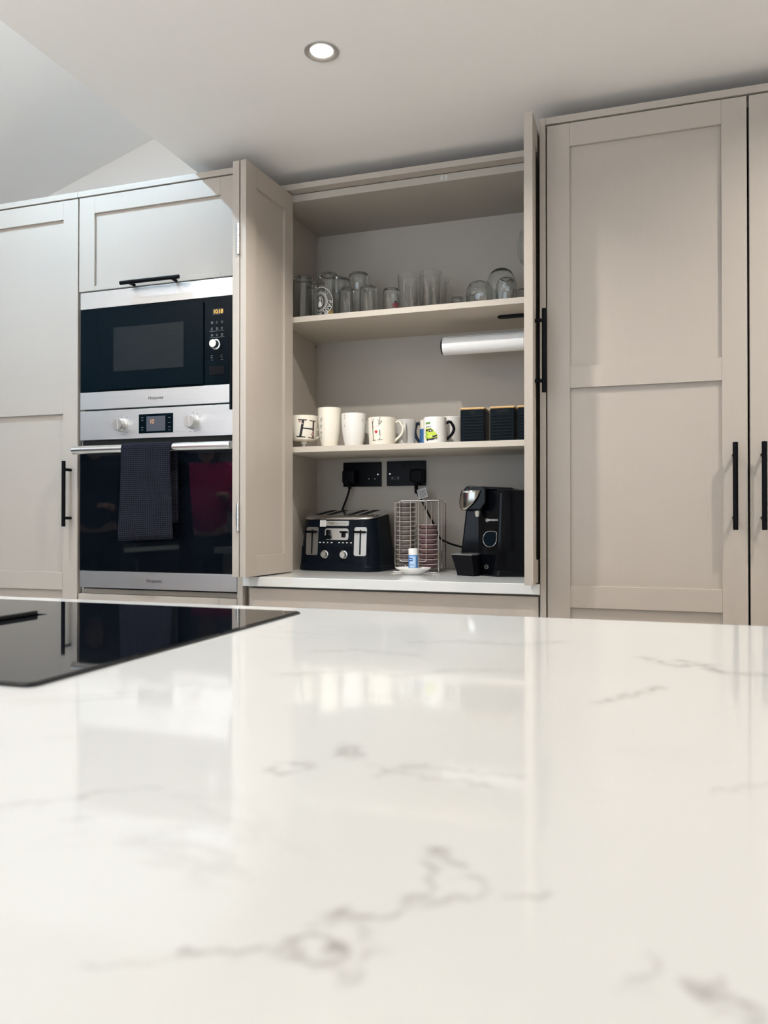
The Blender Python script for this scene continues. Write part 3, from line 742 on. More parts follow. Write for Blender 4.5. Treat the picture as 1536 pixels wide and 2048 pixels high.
cb = B().tube(to_local(to, curve_pts([(-1.028, 2.7, .135), (-1.028, 2.697, .11), (-1.042, 2.705, .075), (-1.062, 2.712, .03), (-1.07, 2.715, -.03), (-1.05, 2.718, -.12), (-1.02, 2.71, -.15)])), .0036, 10)
c_ = part('power_cable', cb, M['black'], to, local=True)
pb = B(); pb.box(-1.055, -1.005, 2.685, 2.7265, .128, .178, .008); pb.cyl((-1.028, 2.70, .13), (-1.028, 2.698, .108), .0062, 12)
for v in pb.bm.verts: v.co = to_local(to, [v.co])[0]
part('plug', pb, M['black'], c_, local=True)

# ------------------------------------------------------------------ sockets
def socket(x0, x1, z0, z1, lbl):
    t = thing('wall_socket', lbl, 'socket', ((x0+x1)/2, 2.735, z0), 0, 'double sockets behind the worktop')
    part('plate', B().box(x0, x1, 2.727, 2.7348, z0, z1, .0015), M['socket'], t)
    w = x1-x0
    for fx in (.43, .57): part('switch', B().box(x0+w*fx-.006, x0+w*fx+.006, 2.7245, 2.7272, z1-.028, z1-.010, .001), M['socket'], t)
    for fx in (.085, .915): part('screw', B().cyl((x0+w*fx, 2.7262, (z0+z1)/2-.001), (x0+w*fx, 2.7272, (z0+z1)/2-.001), .0028, 14), M['satin'], t)
    return t
s1 = socket(-1.0644, -.9157, .1180, .2078, 'black double wall socket above the toaster, left of the pair')
s2 = socket(-.8946, -.7472, .1190, .2092, 'black double wall socket above the pod rack, right of the pair')
for x in (-.963, -.940): part('indicator', B().cyl((x, 2.7262, .146), (x, 2.7272, .146), .0024, 12), M['greyink'], s1)
b = B()
for x in (-.873, -.850): b.cyl((x, 2.7262, .147), (x, 2.7272, .147), .0024, 12)
for za in (.1435, .1505): b.box(-.879, -.845, 2.7264, 2.7272, za, za+.0008)
part('indicator', b, M['greyink'], s2)

# ------------------------------------------------------------------ coffee machine
cm = thing('coffee_machine', 'gloss black pod coffee machine with chrome nose at the right end of the worktop', 'coffee machine', (-.44, 2.54, ZW))
P0, P1 = Vector((-.503, 2.470)), Vector((-.436, 2.418))
def plan(ins, z, dx=0):
    pts = [(P0.x+ins, P0.y+ins*.3), (P1.x-.012+dx, P1.y+.009+ins), (P1.x+dx, P1.y+.002+ins), (P1.x+.014+dx, P1.y+.004+ins), (-.302-ins, 2.450+ins), (-.302-ins, 2.655-ins), (P0.x+ins, 2.655-ins)]
    return [Vector((x, y, z)) for x, y in pts]
b = B(); b.loft([plan(.004, ZW+.0005), plan(0, ZW+.004), plan(0, -.05, .006), plan(0, .078, .011), plan(.003, .086, .011), plan(.012, .0895, .012)])
part('body', b, M['gblack'], cm, angle=28)
hd = B().prism([(-.5538, .051), (-.549, .0285), (-.538, .0255), (-.487, .0255), (-.470, .05), (-.470, .097), (-.487, .101), (-.5225, .1045), (-.536, .1005), (-.545, .088)], 'y', 2.428, 2.62, .006, 3)
hd = part('brew_head', hd, M['gblack'], cm, angle=50)
b = B()
top = [(-.546+.0575*i/10, .0885-.0008*i/10) for i in range(11)]
bot = []
arc = [(-.5535, .052), (-.5515, .037), (-.5465, .0285), (-.539, .0258), (-.531, .0293), (-.522, .0365), (-.513, .045), (-.505, .054), (-.4985, .064), (-.493, .076), (-.4885, .0877)]
rows = []
for i in range(11):
    (xa, za), (xb, zb) = top[i], arc[i]
    row = []
    for j in range(9):
        q = j/8; x = xa+(xb-xa)*q; z = za+(zb-za)*q
        y = 2.4155+((x+.515)/.04)**2*.016+((z-.07)/.05)**2*.006
        row.append(b.bm.verts.new((x, y, z)))
    rows.append(row)
for a, c in zip(rows, rows[1:]):
    for j in range(8): b.bm.faces.new((a[j], a[j+1], c[j+1], c[j]))
o = part('chrome_cover', b, M['shield'], hd, angle=70, label='chrome shield'); sd = o.modifiers.new('thick', 'SOLIDIFY'); sd.thickness = .004; sd.offset = -1
b = B(); b.prism([(-.532, .104), (-.392, .0968), (-.388, .0915), (-.532, .0935)], 'y', 2.45, 2.63, .002)
b.prism([(-.392, .0915), (-.372, .0895), (-.372, .087), (-.392, .087)], 'y', 2.47, 2.63, .001)
part('lid', b, M['gblack'], cm)
b = B().lathe([(0, 0), (.006, 0), (.0095, .010), (.010, .018), (0, .018)], c=(-.502, 2.45, .006), seg=24)
part('spout', b, M['satin'], cm, label='grey spout')
b = B(); b.prism([(-.545, .03), (-.495, .03), (-.495, ZW+.066), (-.562, ZW+.066)], 'y', 2.475, 2.62, .006, 3)
b.prism([(-.562, ZW+.07), (-.495, ZW+.07), (-.495, ZW), (-.556, ZW)], 'y', 2.482, 2.62, .006, 3)
part('column', b, M['gblack'], cm, angle=50)
b = B()
def tr_ring(z, k): return [Vector(p) for p in ((-.582+.016*k, 2.432+.012*k, z), (-.511+.004*k, 2.405+.014*k, z), (-.4965, 2.43+.01*k, z), (-.4965, 2.495, z), (-.580+.016*k, 2.495, z))]
b.loft([tr_ring(ZW+.0005, 1), tr_ring(ZW+.008, .95), tr_ring(-.122, .1), tr_ring(-.1145, 0)])
tr = part('drip_tray', b, M['black'], cm, angle=20)
b = B(); b.loft([[Vector(p) for p in ((-.583, 2.431, z), (-.511, 2.4035, z), (-.4965, 2.429, z), (-.4965, 2.496, z), (-.582, 2.496, z))] for z in (-.1142, -.1118)])
part('tray_rim', b, M['satin'], tr, smooth=False)
b = B()
tn = (Vector((-.511, 2.405))-Vector((-.582, 2.432))).normalized()
def tray_pt(u, v):
    p = Vector((-.568, 2.432))+tn*u; kk = min(1, max(0, (-.122-v)/.05)); return Vector((p.x+.012*kk, p.y+.0095*kk-.0012, v))
b.mesh_text('TASSIMO', .0085, lambda u, v: tray_pt(u+.016, -.142+v))
part('lettering', b, M['greyink'], tr, smooth=False)
dn = (P1-P0); Ls = dn.length; dn.normalize(); nn = Vector((dn.y, -dn.x)); nn = nn if nn.y < 0 else -nn
def fp(s, z, off):      # a point on the machine's front panel
    p = P0+dn*(s*Ls)+nn*off
    return Vector((p.x+.006*(z-ZW)/.13*s, p.y, z))
b = B(); b.mesh_text('BOSCH', .0082, lambda u, v: fp(.75+u*1.35/Ls, -.0048+v, .0026))
b.tube([fp(.46+.0042*math.cos(a)*1.35/Ls, -.0048+.0046*math.sin(a), .0026) for a in [2*PI*i/24 for i in range(24)]], .0005, 6, cyclic=True)
for u in (-.0015, .0015): b.tube([fp(.46+u/Ls, -.0048-.0028, .0026), fp(.46+u/Ls, -.0048+.0028, .0026)], .0005, 6)
b.tube([fp(.46-.0015/Ls, -.0048, .0026), fp(.46+.0015/Ls, -.0048, .0026)], .0005, 6)
part('lettering', b, M['decal_white'], cm, smooth=False)
drop = []
for i in range(33):
    a = math.radians(90+270*i/32); drop.append((.024*math.cos(a)*1.2, .0245*math.sin(a)))
drop += [(.0288, .012), (.0280, .021), (.020, .0242), (.010, .0246)]
b = B(); b.tube([fp(.60+u/Ls, -.0637+v, .0022) for u, v in drop], .0011, 8, cyclic=True)
bt = part('start_button_ring', b, M['chrome'], cm, label='chrome teardrop button ring')
b = B(); vs = [b.bm.verts.new(fp(.60+u*.95/Ls, -.0637+v*.95, .0014)) for u, v in drop]; b.bm.faces.new(vs)
part('start_button', b, M['fascia'], cm, smooth=False)
b = B(); b.tube([fp(.46+.008*math.cos(a)*1.1/Ls, -.151+.0062*math.sin(a), .0022) for a in [2*PI*i/20 for i in range(20)]], .0005, 6, cyclic=True)
for u, v in ((-.003, 0), (.002, .001), (.004, -.002)): b.tube([fp(.46+u/Ls, -.151+v-.0015, .0022), fp(.46+(u+.001)/Ls, -.151+v+.0018, .0022)], .0006, 6)
part('emblem', b, M['greyink'], cm, smooth=False)
cb = B().tube(curve_pts([(-.774, 2.695, .125), (-.772, 2.69, .10), (-.755, 2.69, .07), (-.735, 2.695, .03), (-.71, 2.70, -.02), (-.69, 2.70, -.065), (-.655, 2.69, -.085), (-.60, 2.68, -.10), (-.53, 2.65, -.115), (-.50, 2.62, -.12)], 63), .0034, 10)
c_ = part('power_cable', cb, M['black'], cm)
pb = B(); pb.box(-.799, -.749, 2.69, 2.7268, .128, .178, .009); pb.tube([(-.774, 2.699, .132), (-.774, 2.695, .09)], [.0085, .005], 14)
part('plug', pb, M['black'], c_)
b = B(); b.box(-.0165, .0165, -.0006, .0006, -.0165, .0165); b.mi = 1
for i in range(6): b.box(-.0135, .0135, -.0010, -.0005, -.0125+.0045*i, -.0107+.0045*i)
b.xform(Matrix.Translation((-.744, 2.672, .089)) @ Matrix.Rotation(math.radians(-16), 4, 'Y'))
part('warning_tag', b, [M['decal_white'], M['ink']], c_, smooth=False, label='white printed tag on the cable')

# ------------------------------------------------------------------ pod rack with coffee pods
SL, SR = (-.7655, 2.541), (-.6880, 2.541)
rk = thing('pod_rack', 'chrome wire rack of coffee pods between the toaster and the coffee machine', 'rack', (-.727, 2.54, ZW))
def frame(name, x0, x1, y0, z0, z1, r=.0018, rad=.007, y1=None):
    y1 = y0 if y1 is None else y1
    pts = []
    for (x, z) in rrect(x0, x1, z0, z1, rad, 5): pts.append((x, y0+(y1-y0)*(x-x0)/(x1-x0), z))
    return part(name, B().tube(pts, r, 8, cyclic=True), M['chrome'], rk)
frame('front_guard', -.7751, -.6839, 2.5035, -.141, .0595)
def wire(name, pts, r=.0018): return part(name, B().tube(pts, r, 8), M['chrome'], rk)
for (x, y, za, zb) in ((-.7377, 2.5035, -.141, .0595), (-.7100, 2.5015, -.1765, .0595), (-.8035, 2.541, -.162, .058), (-.6478, 2.525, -.178, .0605), (-.6510, 2.580, -.168, .059), (-.7145, 2.589, -.162, .059), (-.690, 2.589, -.162, .059), (-.7425, 2.586, -.162, .059)):
    wire('upright_wire', [(x, y, za), (x, y, zb)])
wire('back_guard', [(-.807, 2.588, -.176), (-.807, 2.588, .050), (-.805, 2.588, .056), (-.799, 2.588, .059), (-.651, 2.602, .0610), (-.645, 2.6025, .058), (-.643, 2.603, .052), (-.643, 2.603, -.176)])
wire('top_wire', [(-.7751, 2.5035, .056), (-.800, 2.588, .0588)]); wire('top_wire', [(-.6839, 2.5035, .056), (-.652, 2.602, .0605)]); wire('top_wire', [(-.8035, 2.541, .058), (-.7377, 2.5035, .0595)])
wire('top_wire', [(-.6478, 2.525, .0605), (-.6839, 2.5035, .0595)])
b = B(); b.tube([(x, y, ZW+.003) for x, y in rrect(-.812, -.640, 2.500, 2.606, .02, 5)], .0022, 8, cyclic=True)
part('base_ring', b, M['chrome'], rk)
for (x, y), zb in ((SL, -.1515), (SR, -.1680)):
    b = B().lathe([(0, -.004), (.024, -.004), (.036, .0), (.037, .001), (.035, .001), (.024, -.0025), (0, -.0025)], c=(x, y, zb), seg=36)
    b.cyl((x, y, ZW+.001), (x, y, zb-.003), .005, 12); b.cyl((x, y, ZW), (x, y, ZW+.003), .030, 30)
    part('pod_cup', b, M['satin'], rk)
def pod(mat, name, h):
    t = thing('coffee_pod', '', 'coffee pod', (0, 0, 0))
    b = B().lathe([(0, .0), (.020, .0), (.0285, .0035), (.0298, .006), (.0302, h-.0022), (0, h-.0022)], seg=36); part('cup', b, M[mat], t, local=True)
    b = B().lathe([(0, h-.0022), (.0318, h-.0022), (.0325, h-.0014), (.0318, h-.0006), (0, h-.0006)], seg=36); part('rim', b, M['pod_foil'], t, local=True, label='pale foil rim')
    return t
ORD = ['lowest', 'second from the bottom', 'third from the bottom', 'fourth from the bottom', 'fifth from the bottom', 'sixth from the bottom', 'seventh from the bottom', 'eighth from the bottom', 'ninth from the bottom', 'tenth from the bottom', 'eleventh from the bottom', 'second from the top', 'topmost']
pr = pod('pod_grey', 'a', .0158)
for i in range(13):
    L_ = 'taupe coffee pod, %s of the left stack in the wire rack' % ORD[i]
    x, y, z = SL[0]+random.uniform(-.0006, .0006), SL[1]+random.uniform(-.0006, .0006), -.1498+.0157*i
    if i == 0: pr.location = (x, y, z); pr['label'] = L_; pr['group'] = 'coffee pods in the left stack'
    else: dup(pr, (x, y, z), random.uniform(0, 6), L_)
pr = pod('pod_plum', 'b', .0163)
for i in range(9):
    L_ = 'plum brown coffee pod, %s of the right stack in the wire rack' % ('topmost' if i == 8 else 'second from the top' if i == 7 else ORD[i])
    x, y, z = SR[0]+random.uniform(-.001, .001), SR[1]+random.uniform(-.001, .001), -.1662+.0163*i
    if i == 0: pr.location = (x, y, z); pr['label'] = L_; pr['group'] = 'coffee pods in the right stack'
    else: dup(pr, (x, y, z), random.uniform(0, 6), L_)

# dish and bottle
t = thing('dish', 'small white flared dish under the little blue bottle in front of the pod rack', 'dish', (-.708, 2.430, ZW))
b = B().lathe([(0, 0), (.026, 0), (.030, .002), (.045, .014), (.0585, .0215), (.0590, .0235), (.0565, .0235), (.043, .0165), (.028, .0055), (0, .005)], seg=56)
b.xform(Matrix.Diagonal((1, .72, 1, 1)))
part('bowl', b, M['whitec'], t, local=True)
bo = thing('bottle', 'tiny white-capped bottle with a blue label standing in the white dish', 'bottle', (-.7075, 2.430, ZW+.0055))
b = B().lathe([(0, 0), (.0145, 0), (.0153, .001), (.0153, .056), (.0145, .058), (0, .058)], seg=36); part('body', b, M['label_blue'], bo, local=True)
b = B().lathe([(0, .058), (.0150, .058), (.0152, .060), (.0152, .0775), (.0143, .079), (0, .079)], seg=36); part('cap', b, M['white_plastic'], bo, local=True)
b = B()
def band(b, r, z0, z1, a0, a1, n=16):
    for i in range(n):
        q0 = a0+(a1-a0)*i/n; q1 = a0+(a1-a0)*(i+1)/n
        b.quad([(r*math.cos(q0), r*math.sin(q0), z0), (r*math.cos(q1), r*math.sin(q1), z0), (r*math.cos(q1), r*math.sin(q1), z1), (r*math.cos(q0), r*math.sin(q0), z1)])
band(b, .01545, .018, .054, math.radians(-122), math.radians(-42)); b.mi = 1
band(b, .0156, .0385, .0490, math.radians(-132), math.radians(-80)); b.mi = 0; band(b, .0157, .0422, .0455, math.radians(-128), math.radians(-86)); b.mi = 1; band(b, .0156, .026, .0275, math.radians(-110), math.radians(-62))
part('label_print', b, [M['label_pale'], M['label_navy']], bo, local=True)

# ------------------------------------------------------------------ mugs
ZS2 = .2415
def mug_shell(out, wall=.0032, base=.005):
    top = out[-1]
    inn = []
    for r, z in reversed(out):
        if z < base: break
        inn.append((max(r-wall, .001), z))
    inn[0] = (top[0]-wall, top[1])
    rim = [(top[0]-wall*.25, top[1]+wall*.35), (top[0]-wall*.75, top[1]+wall*.35)]
    return [(0, 0)]+[(max(out[0][0]-.003, .001), 0)]+out+rim+inn+[(inn[-1][0]*.85, base), (0, base)]
def rad_at(out, z):
    for (r0, z0), (r1, z1) in zip(out, out[1:]):
        if z0 <= z <= z1: return r0+(r1-r0)*(z-z0)/max(1e-6, z1-z0)
    return out[-1][0]
def wrap(out, phi, off=.0004):
    return lambda u, v: (lambda r: Vector((r*math.cos(phi+u/r), r*math.sin(phi+u/r), v)))(rad_at(out, v)+off)
def stroke(b, W, pts, w):
    """flat line of width w wrapped on the mug"""
    for (ax, ay), (bx, by) in zip(pts, pts[1:]):
        L_ = math.hypot(bx-ax, by-ay); n = max(1, int(L_/.003)); nx, ny = -(by-ay)/L_*w/2, (bx-ax)/L_*w/2
        for i in range(n):
            q0, q1 = i/n, (i+1)/n
            p0 = (ax+(bx-ax)*q0, ay+(by-ay)*q0); p1 = (ax+(bx-ax)*q1, ay+(by-ay)*q1)
            b.quad([W(p0[0]+nx, p0[1]+ny), W(p1[0]+nx, p1[1]+ny), W(p1[0]-nx, p1[1]-ny), W(p0[0]-nx, p0[1]-ny)])
def fillpoly(b, W, pts, step=.0025):
    """fill a convex outline in horizontal slices so that it follows the mug"""
    vs = [p[1] for p in pts]; v0, v1 = min(vs), max(vs); n = max(1, int((v1-v0)/step))
    def span(v):
        xs = []
        for (ax, ay), (bx, by) in zip(pts, pts[1:]+pts[:1]):
            if (ay-v)*(by-v) <= 0 and ay != by: xs.append(ax+(bx-ax)*(v-ay)/(by-ay))
        return (min(xs), max(xs)) if xs else None
    for i in range(n):
        va = v0+(v1-v0)*i/n; vb = v0+(v1-v0)*(i+1)/n
        a, c = span(va+1e-6), span(vb-1e-6)
        if not a or not c: continue
        m = max(1, int((a[1]-a[0])/.003))
        for j in range(m):
            f = lambda s, q: s[0]+(s[1]-s[0])*q
            b.quad([W(f(a, j/m), va), W(f(a, (j+1)/m), va), W(f(c, (j+1)/m), vb), W(f(c, j/m), vb)])
def handle_tube(out, phi, za, zb, reach, r=.0042, sx=1.3, tail=.0):
    ra, rb = rad_at(out, za)-.002, rad_at(out, zb)-.002
    zm = (za+zb)/2; h = abs(zb-za)/2; pts = []
    ctrl = [(ra, za), (ra+reach*.55, za+(.004 if za > zb else -.004)), (max(ra, rb)+reach, za+(zb-za)*.3), (max(ra, rb)+reach*.82, za+(zb-za)*.62), (rb+reach*.3, zb+(za-zb)*.1-tail*.3), (rb, zb-tail)]
    return B().tube([(p.x*math.cos(phi), p.x*math.sin(phi), p.z) for p in curve_pts([(x, 0, z) for x, z in ctrl], 30)], r, 12, sx=sx)
def mug(name, label, X, Y, out, mat, hphi=None, za=.07, zb=.02, reach=.024, hmat=None, hr=.0042, group='mugs on the lower shelf', cat='mug', wall=.0032):
    t = thing(name, label, cat, (X, Y, ZS2+.0004), 0, group)
    part('cup', B().lathe(mug_shell(out, wall), seg=64), mat, t, local=True, angle=50)
    if hphi is not None: part('handle', handle_tube(out, math.radians(hphi), za, zb, reach, hr), hmat or mat, t, local=True, angle=60)
    return t
toward = lambda X, Y: math.atan2(-Y, -X)
# footed mug with the letter H
o_ = [(.012, .022), (.034, .023), (.0425, .027), (.0435, .034), (.0455, .038), (.0485, .07), (.0500, .1075)]
t = mug('footed_mug', 'cream mug with large dark letter H on a silver foot, leftmost of the row', -1.111, 2.478, [(.0118, .0215)]+o_, M['cream'], 10, .06, .03, .012, hr=.003)
b = B().lathe([(0, 0), (.021, 0), (.022, .002), (.014, .005), (.0095, .009), (.012, .012), (.0095, .016), (.013, .0215), (0, .0215)], seg=36); part('foot', b, M['chrome'], t, local=True, label='silver foot')
W = wrap([(.0118, .0215)]+o_, toward(-1.111, 2.478)); s_ = .000179
hv = lambda zx, zy: ((zx-205)*s_, .108-(zy-330)*s_)
b = B(); stroke(b, W, [hv(185, 415), hv(160, 580), hv(130, 735)], .0085); stroke(b, W, [hv(85, 418), hv(255, 425)], .0035); stroke(b, W, [hv(50, 730), hv(225, 745)], .0032); stroke(b, W, [hv(180, 578), hv(370, 590)], .0045)
b.mi = 1; stroke(b, W, [hv(395, 440), hv(385, 745)], .0068); stroke(b, W, [hv(310, 432), hv(450, 440)], .0035); stroke(b, W, [hv(275, 752), hv(420, 760)], .0032)
b.mi = 2
for zx, zy, r in ((120, 450, .004), (165, 490, .003), (365, 690, .005), (385, 640, .003)): fillpoly(b, wrap([(.0118, .0215)]+o_, toward(-1.111, 2.478), .0006), [(hv(zx, zy)[0]+r*math.cos(a), hv(zx, zy)[1]+r*math.sin(a)) for a in [2*PI*i/10+.1 for i in range(10)]], .0012)
part('letter_print', b, [M['ink'], M['brownink'], M['pinkink']], t, local=True, smooth=False)
# tall mug
o_ = [(.026, .0), (.0275, .003), (.0315, .02), (.0362, .05), (.0388, .085), (.0393, .13)]
t = mug('tall_mug', 'tallest white mug, flared latte shape with grey swirls on its left side', -1.0129, 2.468, o_, M['cream'], 110, .10, .04, .022)
ph = toward(-1.0129, 2.468); b = B()
for u0, v0, r in ((-.0315, .088, .0085), (-.033, .066, .0075), (-.0325, .045, .006), (-.0335, .03, .004)):
    Wq = wrap(o_, ph); stroke(b, Wq, [(u0+.6*r*math.cos(a)*(1-.3*i/14), v0+r*math.sin(a)*(1-.3*i/14)) for i, a in enumerate([2*PI*i/14*1.2 for i in range(15)])], .0013)
    stroke(b, Wq, [(u0-.003, v0), (u0+.001, v0+.003)], .002)
part('swirl_print', b, M['greyink'], t, local=True, smooth=False)
# white mug
o_ = [(.029, .0), (.0305, .002), (.0345, .02), (.0392, .05), (.0415, .08), (.0420, .107)]
t = mug('rounded_mug', 'plain white rounded mug between the tall mug and the reindeer mug', -.9253, 2.468, o_, M['whitec'], 100, .085, .03, .022)
ph = toward(-.9253, 2.468); b = B(); Wq = wrap(o_, ph)
b.mesh_text('A', .013, lambda u, v: Wq(.032+u, .0835+v))
for v0 in (.10, .091, .067): stroke(b, Wq, [(-.036, v0), (-.032, v0-.002)], .0016)
stroke(b, Wq, [(-.0345, .102), (-.0345, .088)], .001); stroke(b, Wq, [(-.034, .07), (-.0325, .06)], .0012)
part('letter_print', b, M['greyink'], t, local=True, smooth=False)
# reindeer mugs
def reindeer(b, W, u0, v0, s):
    f = lambda zx, zy: (u0+(zx-185)*s, v0+(340-zy)*s)
    for pts, w in (([(135, 480), (120, 200)], .0026), ([(120, 260), (105, 150)], .0016), ([(122, 230), (150, 150)], .0016), ([(250, 420), (245, 330)], .0026), ([(225, 265), (285, 190)], .0018), ([(240, 250), (250, 130)], .0018), ([(228, 240), (215, 160)], .0014), ([(262, 215), (255, 180)], .0012), ([(110, 285), (150, 278)], .0012), ([(195, 278), (215, 275)], .0012), ([(120, 487), (175, 487)], .0018), ([(205, 487), (285, 480)], .0016), ([(240, 480), (250, 440)], .0016)):
        stroke(b, W, [f(*p) for p in pts], w)
    b.mi = 1; n = f(185, 358)
    fillpoly(b, W, [(n[0]+.0044*math.cos(a), n[1]+.0048*math.sin(a)) for a in [2*PI*i/12+.1 for i in range(12)]], .001)
    for a in (0, 72, 144, 216, 288): stroke(b, W, [n, (n[0]+.0062*math.cos(math.radians(a+18)), n[1]+.0062*math.sin(math.radians(a+18)))], .0016)
o_r = [(.0395, .0), (.0415, .002), (.0432, .02), (.0450, .05), (.0458, .089)]
t = mug('reindeer_mug', 'cream mug printed with a red-nosed reindeer, handle to the right', -.8264, 2.468, o_r, M['cream'], 19, .075, .014, .026, hr=.0040)
b = B(); reindeer(b, wrap(o_r, toward(-.8264, 2.468)), -.0195, .045, .00021)
part('reindeer_print', b, [M['brownink'], M['red']], t, local=True, smooth=False)
o_ = [(.0365, .0), (.038, .002), (.039, .03), (.040, .093)]
t = mug('reindeer_mug', 'pale mug with dark antlers glimpsed behind the white rounded mug', -.893, 2.585, o_, M['greyc'], 150, .075, .02, .02)
b = B(); reindeer(b, wrap(o_, toward(-.893, 2.585)), -.004, .045, .00021); part('reindeer_print', b, [M['brownink'], M['red']], t, local=True, smooth=False)
# grey white waisted mug
o_ = [(.034, .0), (.0352, .002), (.0335, .02), (.0325, .045), (.0345, .07), (.0362, .0915)]
mug('waisted_mug', 'pale grey waisted mug with its handle towards the viewer, right of the reindeer mug', -.7723, 2.56, o_, M['greyc'], -78, .072, .018, .021, hr=.0048)
# blue mug
o_ = [(.030, .0), (.032, .002), (.0332, .03), (.0332, .060)]
o_full = o_+[(.0332, .0612), (.0330, .091)]
t = mug('blue_mug', 'blue mug with a cream top band and navy handle, half hidden by the ambulance mug', -.6945, 2.585, o_full, M['cream'], 192, .078, .014, .018, hmat=M['navyc'], hr=.005)
b = B().lathe([(.0325, .004), (.0337, .005), (.0338, .06), (.0332, .061)], seg=64); part('blue_band', b, M['bluec'], t, local=True)
# ambulance mug
o_a = [(.0355, .0), (.0366, .0015), (.0372, .01), (.0372, .0885)]
t = mug('ambulance_mug', 'white mug printed with a green and yellow ambulance, black handle', -.6427, 2.462, [(r, z*.93) for r, z in o_a], M['whitec'], 16, .066, .014, .025, hmat=M['black'], hr=.0046)
o_a2 = [(r, z*.93) for r, z in o_a]
ph = toward(-.6427, 2.462); s_ = .000196
f = lambda zx, zy: ((zx-1175)*s_+.0008, .0845-(zy-105)*s_)
b = B(); W = wrap(o_a2, ph, .0004); W2 = wrap(o_a2, ph, .0006); W3 = wrap(o_a2, ph, .0008)
fillpoly(b, W, [f(985, 478), f(988, 300), f(1000, 285), f(1100, 287), f(1148, 338), f(1196, 392), f(1210, 440), f(1205, 468), f(1020, 492)])
b.mi = 1; fillpoly(b, W2, [f(996, 245), f(996, 196), f(1088, 196), f(1088, 240)])
for zx, zy in ((1000, 372), (1028, 400), (1000, 428), (1028, 455)): fillpoly(b, W2, [f(zx-14, zy+14), f(zx-14, zy-14), f(zx+14, zy-12), f(zx+14, zy+16)], .0012)
b.mi = 2
fillpoly(b, W2, [f(1046, 308), f(1098, 305), f(1142, 350), f(1066, 366)], .001); fillpoly(b, W2, [f(994, 312), f(1034, 310), f(1050, 352), f(996, 350)], .001)
fillpoly(b, W2, [f(1122, 428), f(1198, 405), f(1206, 430), f(1128, 455)], .001); fillpoly(b, W2, [f(1040, 492), f(1050, 470), f(1208, 448), f(1200, 478), f(1110, 498)], .001); fillpoly(b, W2, [f(1000, 284), f(1006, 266), f(1088, 268), f(1104, 286)], .001)
fillpoly(b, W3, [(f(1030, 485)[0]+.0034*math.cos(a), f(1030, 485)[1]+.0044*math.sin(a)) for a in [2*PI*i/12+.1 for i in range(12)]], .001)
b.mi = 3; fillpoly(b, W3, [f(1074, 345), f(1080, 322), f(1092, 320), f(1112, 346)], .001); fillpoly(b, W3, [f(1088, 425), f(1120, 415), f(1120, 430), f(1090, 440)], .001); fillpoly(b, W3, [f(1150, 478), f(1192, 466), f(1192, 474), f(1155, 486)], .001)
part('ambulance_print', b, [M['lime'], M['green'], M['ink'], M['decal_white']], t, local=True, smooth=False)
# white mug behind
o_ = [(.034, .0), (.0355, .002), (.0366, .03), (.0372, .096)]
mug('white_mug', 'plain white mug behind the ambulance mug, next to the black canisters', -.6165, 2.572, o_, M['whitec'], -95, .078, .018, .023, hr=.0046)

# canisters
def canister(cx, lbl, txt):
    t = thing('canister', lbl, 'canister', (cx, 2.478, ZS2+.0004), 0, 'black canisters on the lower shelf')
    w, d, h = .0385, .047, .1010
    b = B(); b.box(-w, w, -d, d, 0, h, .0035, 3)
    for i in range(8):
        z = .0075+.0099*i; b.box(-w+.006, w-.005, -d-.0016, -d+.002, z, z+.0036, .0014, 2)
    part('body', b, M['canister'], t, local=True)
    part('lid', B().box(-w-.0005, w+.0005, -d-.0005, d+.0005, h, h+.0068, .0024, 3), M['bamboo'], t, local=True, label='bamboo lid')
    if txt:
        b = B().mesh_text(txt, .0115, lambda u, v: Vector((u, -d-.0006, .0905+v))); part('lettering', b, M['emboss'], t, local=True, smooth=False)
canister(-.5145, 'black ribbed canister with bamboo lid, left one beside the white mug', 'TEA')
canister(-.4205, 'black ribbed canister with bamboo lid, middle one of the row', 'COFFEE')
canister(-.3345, 'black ribbed canister mostly hidden behind the right door leaf', '')

# ------------------------------------------------------------------ kitchen roll
t = thing('kitchen_roll_holder', 'black holder screwed under the upper shelf at right', 'holder', (-.40, 2.552, .66))
b = B(); pts = rrect(-.455, -.312, 2.535, 2.565, .0149, 8); b.prism(pts, 'z', .654, .6598, .001)
part('mounting_plate', b, M['black'], t)
b = B(); b.box(-.340, -.334, 2.541, 2.563, .556, .656, .002); part('arm', b, M['black'], t)
b = B(); b.cyl((-.641, 2.552, .5735), (-.337, 2.552, .5735), .006, 16); b.cyl((-.6425, 2.552, .5735), (-.6375, 2.552, .5735), .0245, 32, .001); part('rod', b, M['black'], t)
b = B(); prof = [(.0075, 0), (.0285, 0), (.0292, .0008), (.0292, .2692), (.0285, .27), (.0075, .27)]
b.lathe(prof, seg=56, close=True); b.box(-.0296, -.0290, -.012, .0, .0, .27)
b.xform(Matrix.Translation((-.6365, 2.552, .5735)) @ Matrix.Rotation(PI/2, 4, 'Y'))
o = part('kitchen_roll', b, M['paper'], smooth=True)
tag(o, 'white embossed kitchen paper roll hanging under the upper shelf', 'kitchen roll')

